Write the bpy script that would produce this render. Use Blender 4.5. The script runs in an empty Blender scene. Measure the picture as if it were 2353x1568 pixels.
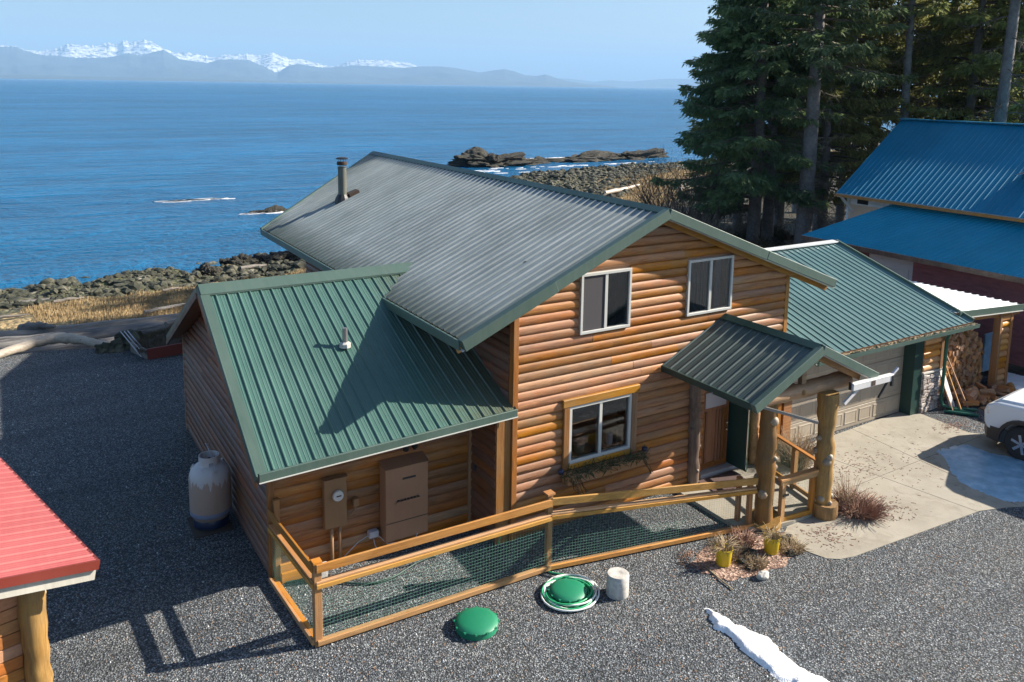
import bpy, bmesh, math, random
import numpy as np
from mathutils import Vector, Matrix, noise
R = math.radians
random.seed(7)
rng = np.random.default_rng(11)
sc = bpy.context.scene
COL = sc.collection

# ------------------------------------------------------------------ camera, world, sun, exposure
CAM = Vector((-7.8065, -12.5713, 8.5304))
cam_d = bpy.data.cameras.new("camera"); cam = bpy.data.objects.new("camera", cam_d); COL.objects.link(cam)
yaw, pitch, roll = R(31.603), R(8.5396), R(0.9034)
fwd = Vector((math.sin(yaw) * math.cos(pitch), math.cos(yaw) * math.cos(pitch), -math.sin(pitch)))
rgt = Vector((math.cos(yaw), -math.sin(yaw), 0)); upv = rgt.cross(fwd)
cr_, sr_ = math.cos(roll), math.sin(roll)
r2 = rgt * cr_ + upv * sr_; u2 = upv * cr_ - rgt * sr_
cam.matrix_world = Matrix(((r2.x, u2.x, -fwd.x, CAM.x), (r2.y, u2.y, -fwd.y, CAM.y), (r2.z, u2.z, -fwd.z, CAM.z), (0, 0, 0, 1)))
cam_d.sensor_width = 36; cam_d.lens = 29.496; cam_d.shift_y = -298.24 / 2353.0
cam_d.clip_start = 0.1; cam_d.clip_end = 60000
sc.camera = cam

SUN = Vector((1.0, -0.30, 0.605)).normalized()
sun_el = math.asin(SUN.z); sun_az = math.atan2(SUN.x, SUN.y)
w = bpy.data.worlds.new("World"); sc.world = w; w.use_nodes = True
nt = w.node_tree; bg = nt.nodes["Background"]
st = nt.nodes.new("ShaderNodeTexSky"); st.sky_type = 'NISHITA'; st.sun_disc = False
st.sun_elevation = sun_el; st.sun_rotation = sun_az
st.air_density = 1.0; st.dust_density = 1.3; st.ozone_density = 3.2
nt.links.new(st.outputs[0], bg.inputs[0]); bg.inputs[1].default_value = 0.06
sd = bpy.data.lights.new("sun", 'SUN'); so = bpy.data.objects.new("sun", sd); COL.objects.link(so)
sd.energy = 5.0; sd.angle = R(0.53); sd.color = (1.0, 0.91, 0.78)
so.rotation_euler = SUN.to_track_quat('Z', 'Y').to_euler()
sc.view_settings.view_transform = 'Standard'; sc.view_settings.look = 'None'
sc.view_settings.exposure = 1.42; sc.view_settings.gamma = 1.0; sc.view_settings.use_curve_mapping = False

# ------------------------------------------------------------------ helpers
def tag(o, label=None, cat=None, group=None, kind=None):
    if label: o['label'] = label
    if cat: o['category'] = cat
    if group: o['group'] = group
    if kind: o['kind'] = kind
    return o

def thing(name, label, cat, loc=(0, 0, 0), rz=0, group=None):
    o = bpy.data.objects.new(name, None); COL.objects.link(o)
    o.location = loc; o.rotation_euler = (0, 0, rz); o.empty_display_size = .2
    return tag(o, label, cat, group)

def link(name, me, parent=None, local=False):
    o = bpy.data.objects.new(name, me); COL.objects.link(o)
    if parent is not None:
        o.parent = parent
        if not local:
            p = parent
            while p.parent: p = p.parent
            if parent.type == 'EMPTY': o.location = -parent.location
    return o

class MB:
    def __init__(s): s.v = []; s.f = []
    def add(s, vs, fs):
        b = len(s.v); s.v += [tuple(p) for p in vs]; s.f += [tuple(b + i for i in f) for f in fs]; return s
    def box(s, a, b):
        x0, y0, z0 = a; x1, y1, z1 = b
        return s.add([(x0,y0,z0),(x1,y0,z0),(x1,y1,z0),(x0,y1,z0),(x0,y0,z1),(x1,y0,z1),(x1,y1,z1),(x0,y1,z1)],
                     [(3,2,1,0),(4,5,6,7),(0,1,5,4),(1,2,6,5),(2,3,7,6),(3,0,4,7)])
    def bar(s, p, q, wd, ht, up=(0,0,1)):
        p = Vector(p); q = Vector(q); d = (q - p).normalized(); up = Vector(up)
        if abs(d.dot(up)) > .98: up = Vector((0,1,0))
        a = d.cross(up).normalized() * wd / 2; b = a.cross(d).normalized() * ht / 2
        vs = [p-a-b, p+a-b, p+a+b, p-a+b, q-a-b, q+a-b, q+a+b, q-a+b]
        return s.add(vs, [(3,2,1,0),(4,5,6,7),(0,1,5,4),(1,2,6,5),(2,3,7,6),(3,0,4,7)])
    def tube(s, pts, rad, n=8, cap=True):
        pts = [Vector(p) for p in pts]; k = len(pts)
        rr = rad if hasattr(rad, '__len__') else [rad] * k
        vs = []; prev = None
        for i, p in enumerate(pts):
            d = (pts[min(i+1, k-1)] - pts[max(i-1, 0)])
            d = d.normalized() if d.length > 1e-9 else Vector((0,0,1))
            if prev is None:
                ref = Vector((0,0,1)) if abs(d.z) < .9 else Vector((1,0,0)); a = d.cross(ref).normalized()
            else:
                a = prev - d * prev.dot(d); a = a.normalized() if a.length > 1e-6 else d.orthogonal().normalized()
            prev = a; b = d.cross(a)
            for j in range(n):
                t = 2 * math.pi * j / n; vs.append(p + (a * math.cos(t) + b * math.sin(t)) * rr[i])
        fs = []
        for i in range(k - 1):
            for j in range(n):
                fs.append((i*n+j, i*n+(j+1)%n, (i+1)*n+(j+1)%n, (i+1)*n+j))
        if cap: fs += [tuple(range(n))[::-1], tuple((k-1)*n+j for j in range(n))]
        return s.add(vs, fs)
    def lathe(s, prof, n=24, c=(0,0,0)):
        vs = []; k = len(prof)
        for r, z in prof:
            for j in range(n):
                t = 2*math.pi*j/n; vs.append((c[0]+r*math.cos(t), c[1]+r*math.sin(t), c[2]+z))
        fs = [(i*n+j, i*n+(j+1)%n, (i+1)*n+(j+1)%n, (i+1)*n+j) for i in range(k-1) for j in range(n)]
        fs += [tuple(range(n))[::-1], tuple((k-1)*n+j for j in range(n))]
        return s.add(vs, fs)
    def poly(s, pts, z0, z1):
        n = len(pts); vs = [(x, y, z0) for x, y in pts] + [(x, y, z1) for x, y in pts]
        ar = sum(pts[i][0]*pts[(i+1)%n][1]-pts[(i+1)%n][0]*pts[i][1] for i in range(n))
        if ar < 0: vs = [(x, y, z0) for x, y in pts[::-1]] + [(x, y, z1) for x, y in pts[::-1]]
        return s.add(vs, [tuple(range(n))[::-1], tuple(range(n, 2*n))] + [(i, (i+1)%n, n+(i+1)%n, n+i) for i in range(n)])
    def mesh(s, name, m, smooth=False):
        me = bpy.data.meshes.new(name); me.from_pydata(s.v, [], s.f); me.update()
        if m: me.materials.append(m)
        if smooth is True:
            me.polygons.foreach_set('use_smooth', [True]*len(me.polygons))
        elif smooth:
            me.polygons.foreach_set('use_smooth', [True]*len(me.polygons)); me.set_sharp_from_angle(angle=R(smooth))
        return me
    def build(s, name, m, parent=None, smooth=False, local=False, bevel=0):
        me = s.mesh(name, m, smooth)
        if bevel:
            bm = bmesh.new(); bm.from_mesh(me)
            bmesh.ops.bevel(bm, geom=bm.edges[:], offset=bevel, segments=1, affect='EDGES'); bm.to_mesh(me); bm.free()
        return link(name, me, parent, local)

def copy_tree(o, parent=None):
    c = o.copy(); COL.objects.link(c)
    if parent is not None: c.parent = parent
    for ch in list(o.children): copy_tree(ch, c)
    return c

# ------------------------------------------------------------------ materials
def mat(name, col=(.5,.5,.5), rough=.6, metal=0, spec=.5):
    m = bpy.data.materials.new(name); m.use_nodes = True
    b = m.node_tree.nodes['Principled BSDF']
    b.inputs['Base Color'].default_value = (*col, 1); b.inputs['Roughness'].default_value = rough
    b.inputs['Metallic'].default_value = metal; b.inputs['Specular IOR Level'].default_value = spec
    return m
class NB:
    """small node-graph helper"""
    def __init__(s, m): s.m = m; s.t = m.node_tree; s.b = s.t.nodes['Principled BSDF']; s.co = None
    def n(s, typ, **k):
        x = s.t.nodes.new(typ)
        for a, v in k.items(): setattr(x, a, v)
        return x
    def L(s, a, b): s.t.links.new(a, b)
    def coords(s, scale=(1,1,1), kind='Object', rot=(0,0,0)):
        tc = s.n('ShaderNodeTexCoord'); mp = s.n('ShaderNodeMapping'); mp.inputs['Scale'].default_value = scale; mp.inputs['Rotation'].default_value = rot
        s.L(tc.outputs[kind], mp.inputs[0]); return mp.outputs[0]
    def noise(s, vec, sc_, det=3, rough=.55, dist=0):
        x = s.n('ShaderNodeTexNoise'); x.inputs['Scale'].default_value = sc_; x.inputs['Detail'].default_value = det
        x.inputs['Roughness'].default_value = rough; x.inputs['Distortion'].default_value = dist; s.L(vec, x.inputs['Vector']); return x
    def vor(s, vec, sc_, feat='F1'):
        x = s.n('ShaderNodeTexVoronoi', feature=feat); x.inputs['Scale'].default_value = sc_; s.L(vec, x.inputs['Vector']); return x
    def ramp(s, fac, stops):
        x = s.n('ShaderNodeValToRGB'); e = x.color_ramp.elements
        while len(e) < len(stops): e.new(.5)
        for i, (p, c) in enumerate(stops):
            e[i].position = p; e[i].color = (*c, 1) if len(c) == 3 else c
        s.L(fac, x.inputs[0]); return x.outputs[0]
    def mix(s, f, a, b, mode='MIX'):
        x = s.n('ShaderNodeMix', data_type='RGBA', blend_type=mode)
        for i, v in ((0, f), (6, a), (7, b)):
            if isinstance(v, (int, float)): x.inputs[i].default_value = v
            elif isinstance(v, tuple): x.inputs[i].default_value = (*v, 1)
            else: s.L(v, x.inputs[i])
        return x.outputs[2]
    def math(s, op, a, b=0.0, clamp=False):
        x = s.n('ShaderNodeMath', operation=op); x.use_clamp = clamp
        for i, v in ((0, a), (1, b)):
            if isinstance(v, (int, float)): x.inputs[i].default_value = v
            else: s.L(v, x.inputs[i])
        return x.outputs[0]
    def sep(s, v):
        x = s.n('ShaderNodeSeparateXYZ'); s.L(v, x.inputs[0]); return x.outputs
    def bump(s, h, strength=.3, dist=.01):
        x = s.n('ShaderNodeBump'); x.inputs['Strength'].default_value = strength; x.inputs['Distance'].default_value = dist
        s.L(h, x.inputs['Height']); s.L(x.outputs[0], s.b.inputs['Normal']); return x
    def col(s, c): s.L(c, s.b.inputs['Base Color'])
    def rnd(s): return s.n('ShaderNodeObjectInfo').outputs['Random']

def wood(name, a, b, grey, axis='x', rough=.55, greyamt=.35, knots=True):
    m = mat(name, a, rough); n = NB(m)
    st_ = {'x': (.5, 6, 6), 'y': (6, .5, 6), 'z': (6, 6, .5)}[axis]
    r = n.rnd()
    tc = n.n('ShaderNodeTexCoord'); add = n.n('ShaderNodeVectorMath', operation='ADD')
    cmb = n.n('ShaderNodeCombineXYZ'); rr = n.math('MULTIPLY', r, 37.0)
    for i in range(3): n.L(rr, cmb.inputs[i])
    n.L(tc.outputs['Object'], add.inputs[0]); n.L(cmb.outputs[0], add.inputs[1])
    mp = n.n('ShaderNodeMapping'); mp.inputs['Scale'].default_value = st_; n.L(add.outputs[0], mp.inputs[0])
    g = n.noise(mp.outputs[0], 5, 5, .65, .6)
    c1 = n.ramp(g.outputs[0], [(.3, a), (.55, tuple((x+y)/2 for x, y in zip(a, b))), (.72, b)])
    big = n.noise(add.outputs[0], 1.6, 3, .6)
    wf = n.ramp(big.outputs[0], [(.42, (0,0,0)), (.7, (1,1,1))])
    c2 = n.mix(n.math('MULTIPLY', wf, greyamt), c1, grey)
    fs = n.noise(mp.outputs[0], 1.3, 6, .75); c2 = n.mix(n.ramp(fs.outputs[0], [(.5,(0,0,0)),(.72,(.65,.65,.65))]), c2, tuple(x*.32 for x in a))
    hs = n.n('ShaderNodeHueSaturation')
    n.L(n.math('ADD', n.math('MULTIPLY', r, .014), .493), hs.inputs['Hue'])
    r7 = n.math('FRACT', n.math('MULTIPLY', r, 7.31)); n.L(n.math('ADD', n.math('MULTIPLY', r7, .45), .74), hs.inputs['Value'])
    r9 = n.math('FRACT', n.math('MULTIPLY', r, 13.7)); n.L(n.math('ADD', n.math('MULTIPLY', r9, .35), .78), hs.inputs['Saturation'])
    n.L(c2, hs.inputs['Color']); out = hs.outputs[0]
    if knots:
        v = n.vor(mp.outputs[0], 1.1); k = n.ramp(v.outputs['Distance'], [(.05, (1,1,1)), (.13, (0,0,0))])
        out = n.mix(n.math('MULTIPLY', k, .75), out, (.05,.02,.008))
    n.col(out); n.bump(g.outputs[0], .35, .006)
    return m

def metal_paint(name, col, weather=None, wamt=.3, rough=.35, spec=.5, stainaxis='y', wscale=.6):
    m = mat(name, col, rough, 0, spec); n = NB(m); v = n.coords()
    ns = n.noise(v, wscale, 5, .6); r = n.rnd()
    c = n.mix(n.ramp(ns.outputs[0], [(.35, (0,0,0)), (.75, (1,1,1))]), col, tuple(min(1, x*1.25+.01) for x in col))
    if weather:
        sv = n.coords({'y': (9, .6, .6), 'x': (.6, 9, .6)}[stainaxis])
        s2 = n.noise(sv, 1.5, 6, .7); f = n.ramp(s2.outputs[0], [(.38, (0,0,0)), (.68, (1,1,1))])
        c = n.mix(n.math('MULTIPLY', f, wamt), c, weather)
    hs = n.n('ShaderNodeHueSaturation'); n.L(n.math('ADD', n.math('MULTIPLY', r, .12), .94), hs.inputs['Value']); n.L(c, hs.inputs['Color'])
    n.col(hs.outputs[0]); rn = n.noise(v, 3, 4, .7)
    n.L(n.math('ADD', n.math('MULTIPLY', rn.outputs[0], .3), rough-.12), n.b.inputs['Roughness'])
    n.bump(rn.outputs[0], .06, .02)
    return m

WOODC = dict(a=(.25,.08,.015), b=(.50,.20,.04), grey=(.26,.16,.08))
M = {}
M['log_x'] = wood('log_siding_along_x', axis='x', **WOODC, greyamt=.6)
M['log_y_shade'] = wood('log_siding_along_y_shade', axis='y', a=(.14,.05,.022), b=(.25,.10,.045), grey=(.13,.085,.065), greyamt=.6)  # darker copy of the siding: shade on the side walls put into the colour
M['log_sunlit'] = wood('log_golden_sunlit', axis='x', a=(.56,.22,.04), b=(.70,.34,.07), grey=(.5,.3,.12), greyamt=.3)  # brightened siding copy, sunlight on the piers painted into its wood tone
M['trim_z'] = wood('wood_trim_upright', axis='z', a=(.28,.105,.025), b=(.40,.18,.05), grey=(.27,.18,.11), greyamt=.4)
M['trim_x'] = wood('wood_trim_level', axis='x', a=(.36,.15,.03), b=(.50,.25,.07), grey=(.32,.22,.13), greyamt=.4)
M['rail_x'] = wood('fence_rail_x', axis='x', a=(.42,.185,.04), b=(.58,.31,.085), grey=(.38,.26,.13), greyamt=.3)
M['rail_y'] = wood('fence_rail_y', axis='y', a=(.40,.16,.03), b=(.54,.27,.06), grey=(.35,.23,.12), greyamt=.3)
M['post_z'] = wood('fence_post', axis='z', a=(.36,.15,.035), b=(.50,.25,.07), grey=(.32,.21,.12), greyamt=.4)
M['bark_log'] = wood('peeled_log', axis='z', a=(.22,.115,.035), b=(.38,.23,.09), grey=(.13,.095,.055), greyamt=.75, knots=True)
M['burl'] = wood('pale_burl', axis='z', a=(.26,.19,.12), b=(.46,.38,.27), grey=(.16,.13,.10), greyamt=.6)
M['beam'] = wood('peeled_beam', axis='x', a=(.30,.145,.04), b=(.48,.28,.10), grey=(.17,.115,.07), greyamt=.6)
M['dark_log'] = wood('dark_rough_log', axis='z', a=(.06,.035,.025), b=(.2,.13,.09), grey=(.3,.22,.17), greyamt=.5)
M['door'] = wood('stained_door', axis='z', a=(.22,.075,.018), b=(.32,.13,.035), grey=(.28,.12,.04), greyamt=.2, knots=False)
M['soffit'] = wood('soffit_board', axis='x', a=(.22,.09,.03), b=(.34,.16,.06), grey=(.2,.13,.09))
M['green'] = metal_paint('green_roof_metal', (.046,.105,.088), (.07,.14,.115), .35, .38)
M['green_main'] = metal_paint('chalky_green_roof_metal', (.25,.285,.29), (.065,.10,.10), .55, .42, stainaxis='x')
def grime(m, axis, e0, e1, col, amt, noise_amt=.5):
    n = NB(m); base = n.b.inputs['Base Color'].links[0].from_socket; v = n.coords(); o = n.sep(v)[axis]
    ns = n.noise(n.coords((1.5,7,1) if axis == 0 else (7,1.5,1)), 1.4, 5, .7); q = n.math('ADD', o, n.math('MULTIPLY', n.math('SUBTRACT', ns.outputs[0], .5), noise_amt*2))
    mr = n.n('ShaderNodeMapRange'); mr.inputs[1].default_value = e0; mr.inputs[2].default_value = e1; mr.inputs[3].default_value = amt; mr.inputs[4].default_value = 0; n.L(q, mr.inputs[0]); n.col(n.mix(mr.outputs[0], base, col))
grime(M['green_main'], 0, -1.15, -.35, (.045,.065,.055), .85, .45)
grime(M['green_main'], 1, -.25, .25, (.06,.09,.08), .5, .2)
grime(M['green_main'], 1, 14.6, 12.6, (.06,.08,.06), .5, .5)
M['green_annex'] = metal_paint('annex_roof_metal', (.046,.105,.088), (.07,.14,.115), .35, .38)
grime(M['green_annex'], 0, .0, -1.5, (.11,.075,.03), .55, .8)
M['green_porch'] = metal_paint('porch_roof_metal', (.045,.075,.07), (.16,.17,.15), .5, .4, stainaxis='x')
M['green_garage'] = metal_paint('garage_roof_metal', (.085,.165,.165), (.16,.245,.235), .4, .34)
M['trim_green'] = metal_paint('green_trim_metal', (.050,.090,.074), (.09,.125,.105), .5, .42)
M['green_dark'] = metal_paint('dark_green_paint', (.012,.042,.035), None, 0, .4)
M['green_pipe'] = metal_paint('green_gutter_paint', (.012,.10,.065), None, 0, .35)
M['blue'] = metal_paint('blue_roof_metal', (.0,.15,.27), (.01,.17,.29), .3, .5, .3, 'x')
M['blue_low_lit'] = metal_paint('blue_lower_roof_lit', (.0,.21,.34), (.04,.21,.31), .4, .45, .35, 'x')  # lighter than the upper roof; the stronger light there is in the paint colour
M['galv'] = metal_paint('bare_roof_metal', (.7,.72,.72), None, 0, .28, .8)
M['red_roof'] = metal_paint('red_roof_metal', (.30,.065,.062), (.36,.11,.10), .35, .4)
M['red_trim'] = metal_paint('red_trim', (.15,.022,.013), None, 0, .45)
M['white'] = metal_paint('white_paint', (.50,.50,.50), (.38,.38,.37), .2, .45)
M['vinyl'] = mat('window_vinyl', (.52,.52,.49), .4)
M['tan'] = metal_paint('tan_door_paint', (.34,.29,.225), (.29,.25,.2), .3, .45)
M['brown_box'] = metal_paint('brown_cabinet', (.28,.15,.085), (.24,.13,.075), .3, .5)
M['meter_box'] = metal_paint('meter_box_paint', (.22,.12,.055), None, 0, .5)
M['dark'] = mat('dark_interior', (.012,.012,.014), .9)
M['black'] = mat('black_plastic', (.02,.02,.022), .45)
M['rubber'] = mat('tyre_rubber', (.025,.025,.027), .8)
M['chrome'] = mat('polished_metal', (.65,.65,.66), .2, 1)
M['steel'] = mat('dull_steel', (.3,.3,.3), .45, .8)
M['rust'] = mat('rust', (.05,.03,.02), .9)
M['grey_pl'] = mat('grey_plastic', (.45,.45,.5), .5)
M['screen'] = mat('insect_screen', (.06,.055,.06), .9)
M['curtain'] = mat('curtain_cloth', (.10,.14,.19), .9)
M['yellow'] = metal_paint('yellow_bucket', (.52,.37,.012), (.44,.3,.02), .3, .4)
M['lid'] = metal_paint('green_lid_plastic', (.006,.17,.085), (.01,.21,.11), .5, .45)
M['hose_g'] = mat('green_hose', (.03,.35,.15), .4)
M['hose_w'] = mat('white_hose', (.72,.74,.7), .4)
M['hose_d'] = mat('dark_hose', (.02,.05,.04), .5)
M['pot_blue'] = mat('blue_pot', (.012,.022,.06), .3)
M['mat_pile'] = mat('door_mat_pile', (.09,.055,.05), .95)
M['dirt'] = mat('potting_dirt', (.06,.045,.035), .95)

def glass_mat():
    m = bpy.data.materials.new('window_glass'); m.use_nodes = True; t = m.node_tree; t.nodes.clear()
    o = t.nodes.new('ShaderNodeOutputMaterial'); mx = t.nodes.new('ShaderNodeMixShader'); tr = t.nodes.new('ShaderNodeBsdfTransparent'); gl = t.nodes.new('ShaderNodeBsdfGlossy')
    tr.inputs[0].default_value = (.7,.75,.78,1); gl.inputs['Roughness'].default_value = .03; gl.inputs[0].default_value = (.9,.95,1,1)
    fr = t.nodes.new('ShaderNodeFresnel'); fr.inputs[0].default_value = 1.6; ad = t.nodes.new('ShaderNodeMath'); ad.operation = 'ADD'; ad.inputs[1].default_value = .06
    t.links.new(fr.outputs[0], ad.inputs[0]); t.links.new(ad.outputs[0], mx.inputs[0]); t.links.new(tr.outputs[0], mx.inputs[1]); t.links.new(gl.outputs[0], mx.inputs[2]); t.links.new(mx.outputs[0], o.inputs[0])
    return m
M['glass'] = glass_mat()

def stone_veneer():
    m = mat('stone_veneer', (.4,.35,.33), .85); n = NB(m); v = n.coords((1,1,2.4))
    a = n.vor(v, 7); c = n.ramp(n.math('FRACT', n.math('MULTIPLY', n.sep(a.outputs['Color'])[0], 1.0)), [(0,(.28,.23,.21)),(.5,(.50,.43,.39)),(1,(.66,.6,.55))])
    e = n.vor(v, 7, 'DISTANCE_TO_EDGE'); f = n.ramp(e.outputs['Distance'], [(.0,(0,0,0)),(.08,(1,1,1))])
    n.col(n.mix(f, (.12,.1,.09), c)); n.bump(f, .8, .03); return m
M['stone'] = stone_veneer()

def concrete():
    m = mat('concrete_paving', (.5,.45,.36), .9); n = NB(m); v = n.coords()
    a = n.noise(v, .8, 5, .65); b = n.noise(v, 30, 3, .6); d = n.noise(v, 2.5, 6, .7, .8)
    c = n.ramp(a.outputs[0], [(.3,(.25,.228,.185)),(.5,(.31,.285,.235)),(.7,(.36,.335,.28))])
    c = n.mix(n.ramp(d.outputs[0], [(.5,(0,0,0)),(.7,(.7,.7,.7))]), c, (.19,.165,.125))
    c = n.mix(n.math('MULTIPLY', b.outputs[0], .25), c, (.3,.27,.21)); n.col(c); n.bump(b.outputs[0], .3, .004); return m
M['concrete'] = concrete()
def conc2():
    m = mat('rough_concrete', (.5,.48,.44), .9); n = NB(m); v = n.coords(); b = n.noise(v, 12, 5, .7)
    n.col(n.ramp(b.outputs[0], [(.3,(.33,.31,.28)),(.6,(.55,.53,.49))])); n.bump(b.outputs[0], .5, .01); return m
M['cyl'] = conc2()

def gravel():
    m = mat('crushed_gravel', (.2,.2,.2), .85, 0, .4); n = NB(m); v = n.coords()
    a = n.vor(v, 33); b = n.vor(v, 75); big = n.noise(v, .35, 4, .6); mid = n.noise(v, 4, 3, .6)
    ca = n.ramp(n.sep(a.outputs['Color'])[0], [(0,(.024,.034,.050)),(.35,(.105,.134,.168)),(.65,(.235,.27,.31)),(.88,(.47,.51,.54)),(1,(.86,.88,.88))])
    cb = n.ramp(n.sep(b.outputs['Color'])[1], [(0,(.024,.032,.046)),(.5,(.15,.178,.21)),(.85,(.34,.37,.39)),(1,(.86,.86,.84))])
    c = n.mix(.5, ca, cb)
    warm = n.mix(n.ramp(n.sep(a.outputs['Color'])[2], [(.965,(0,0,0)),(.98,(1,1,1))]), c, (.30,.19,.13))
    c = n.mix(n.ramp(big.outputs[0], [(.4,(0,0,0)),(.68,(.4,.4,.4))]), warm, (.25,.25,.235)); trk = n.noise(n.coords((.12,.9,1), rot=(0,0,R(-18))), 1.0, 3, .6); c = n.mix(n.ramp(trk.outputs[0], [(.5,(0,0,0)),(.62,(.4,.4,.4))]), c, (.10,.115,.13))
    ed = n.math('MULTIPLY', a.outputs['Distance'], 1.0); dk = n.ramp(ed, [(.25,(1,1,1)),(.6,(.25,.25,.25))])
    c = n.mix(1.0, c, dk, 'MULTIPLY'); n.col(c)
    h = n.math('ADD', n.math('MULTIPLY', a.outputs['Distance'], -1.0), n.math('MULTIPLY', b.outputs['Distance'], -.5)); n.bump(h, 1.0, .035); return m
M['gravel'] = gravel()

def beach_mat():
    m = mat('beach_ground', (.2,.17,.1), .95); n = NB(m); v = n.coords(); xyz = n.sep(v)
    g1 = n.noise(v, .35, 5, .65); g2 = n.noise(v, 3.0, 5, .7); g3 = n.vor(v, 4.0)
    gs = n.coords((.22, 1.2, 1)); strk = n.noise(gs, 1.0, 4, .6, .3)
    grass = n.ramp(g2.outputs[0], [(.3,(.20,.14,.065)),(.55,(.36,.265,.13)),(.75,(.50,.39,.21))])
    dgrass = n.ramp(g2.outputs[0], [(.3,(.035,.035,.02)),(.6,(.09,.08,.045)),(.8,(.2,.16,.09))])
    grass = n.mix(n.ramp(strk.outputs[0], [(.46,(0,0,0)),(.56,(1,1,1))]), grass, dgrass)
    rock = n.ramp(n.sep(g3.outputs['Color'])[0], [(0,(.015,.015,.012)),(.5,(.055,.055,.04)),(.85,(.13,.125,.09)),(1,(.3,.28,.22))])
    rock = n.mix(n.ramp(g1.outputs[0], [(.4,(0,0,0)),(.6,(1,1,1))]), rock, n.ramp(g2.outputs[0], [(.35,(.03,.04,.015)),(.7,(.15,.15,.06))]))
    hz = n.math('ADD', xyz[2], n.math('MULTIPLY', g1.outputs[0], .35))
    f = n.ramp(n.math('MULTIPLY', n.math('ADD', hz, 2.6), .5), [(.40,(0,0,0)),(.47,(1,1,1))])
    c = n.mix(f, rock, grass)
    brush = n.ramp(g2.outputs[0], [(.3,(.012,.013,.008)),(.55,(.035,.03,.017)),(.8,(.10,.075,.04))])
    f2 = n.ramp(n.math('MULTIPLY', n.math('ADD', hz, 2.6), .4), [(.58,(0,0,0)),(.68,(1,1,1))])
    c = n.mix(f2, c, brush); n.col(c)
    n.bump(n.math('ADD', g2.outputs[0], n.math('MULTIPLY', g3.outputs['Distance'], -.6)), .8, .25); return m
M['beach'] = beach_mat()

def rock_mat():
    m = mat('shore_rock', (.07,.065,.05), .85); n = NB(m); v = n.coords(); a = n.noise(v, 1.2, 6, .7); b = n.noise(v, 8, 4, .7)
    c = n.ramp(a.outputs[0], [(.35,(.012,.012,.010)),(.5,(.035,.033,.025)),(.65,(.08,.07,.045)),(.8,(.15,.14,.10))]); r = n.rnd()
    c = n.mix(n.math('MULTIPLY', r, .25), c, (.12,.11,.09)); n.col(c); n.bump(b.outputs[0], 1.0, .3); return m
M['rock'] = rock_mat()
def pebble_mat():
    m = mat('shore_boulders', (.1,.09,.07), .85); n = NB(m); v = n.coords(); a = n.noise(v, .9, 3, .7); b = n.noise(v, 6, 4, .7)
    n.col(n.ramp(a.outputs[0], [(.3,(.012,.015,.011)),(.5,(.042,.044,.026)),(.62,(.10,.095,.065)),(.78,(.26,.24,.20))])); n.bump(b.outputs[0], .6, .05); return m
M['pebble'] = pebble_mat()
def drift_mat():
    m = mat('bleached_driftwood_shaded', (.45,.42,.38), .8); n = NB(m); v = n.coords((.12,2.2,2.2)); a = n.noise(v, 3, 6, .75, .6); b = n.noise(n.coords(), 1.5, 3, .6); r = n.rnd()
    c = n.ramp(a.outputs[0], [(.35,(.03,.03,.032)),(.48,(.12,.115,.115)),(.6,(.20,.19,.18)),(.75,(.33,.3,.27))])  # kept dark so the big logs carry shade in their own tones
    c = n.mix(n.math('MULTIPLY', r, .3), c, (.45,.38,.29)); n.col(c); n.bump(a.outputs[0], 1.0, .06); return m
M['drift'] = drift_mat(); M['drift_pale'] = wood('pale_driftwood', axis='x', a=(.36,.30,.23), b=(.58,.50,.40), grey=(.3,.27,.24), greyamt=.4)
def snow_mat():
    m = mat('old_snow', (.85,.87,.9), .55); n = NB(m); v = n.coords(); a = n.noise(v, 7, 5, .65); g = n.noise(v, 40, 2, .5)
    n.col(n.mix(n.ramp(g.outputs[0], [(.66,(0,0,0)),(.74,(.5,.5,.5))]), (.86,.87,.88), (.45,.44,.42)))
    n.b.inputs['Subsurface Weight'].default_value = .0
    n.bump(n.math('ADD', a.outputs[0], n.math('MULTIPLY', g.outputs[0], .3)), .7, .04); return m
M['snow'] = snow_mat()
def ice_mat():
    m = mat('packed_ice_shade_blue', (.6,.7,.8), .35); n = NB(m); v = n.coords(); a = n.noise(v, 3, 5, .65)
    n.col(n.ramp(a.outputs[0], [(.3,(.16,.32,.44)),(.55,(.28,.46,.60)),(.75,(.48,.62,.72))])); n.bump(a.outputs[0], .4, .03); return m  # lowered blue tones: shade is put into the ice colour
M['ice'] = ice_mat()

def water_mat():
    m = mat('sea_water', (.004,.05,.13), .1); n = NB(m)
    n.b.inputs['IOR'].default_value = 1.33
    v1 = n.coords((1,1,1), rot=(0,0,R(20))); v2 = n.coords((.35,1.0,1), rot=(0,0,R(14))); v3 = n.coords((.22,1,1), rot=(0,0,R(9)))
    w1 = n.noise(v1, 1.6, 4, .65, .3); w2 = n.noise(v2, .45, 4, .6, .4); w3 = n.noise(v3, .1, 3, .5, .2); w4 = n.noise(n.coords((.3,1,1)), .012, 3, .5)
    h = n.math('ADD', n.math('MULTIPLY', w1.outputs[0], .22), n.math('ADD', n.math('MULTIPLY', w2.outputs[0], .7), n.math('MULTIPLY', w3.outputs[0], 1.3)))
    n.bump(h, 1.0, 1.7); wc = n.math('ADD', n.math('MULTIPLY', w2.outputs[0], .5), n.math('MULTIPLY', w3.outputs[0], .5))
    c = n.ramp(w4.outputs[0], [(.35,(.002,.09,.20)),(.65,(.005,.13,.30))]); n.col(n.mix(n.ramp(wc, [(.42,(.5,.5,.5)),(.56,(0,0,0))]), c, (.0,.035,.095)))
    n.b.inputs['Roughness'].default_value = .27
    return m
M['water'] = water_mat()
M['foam'] = mat('sea_foam', (.8,.82,.85), .7)

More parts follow.
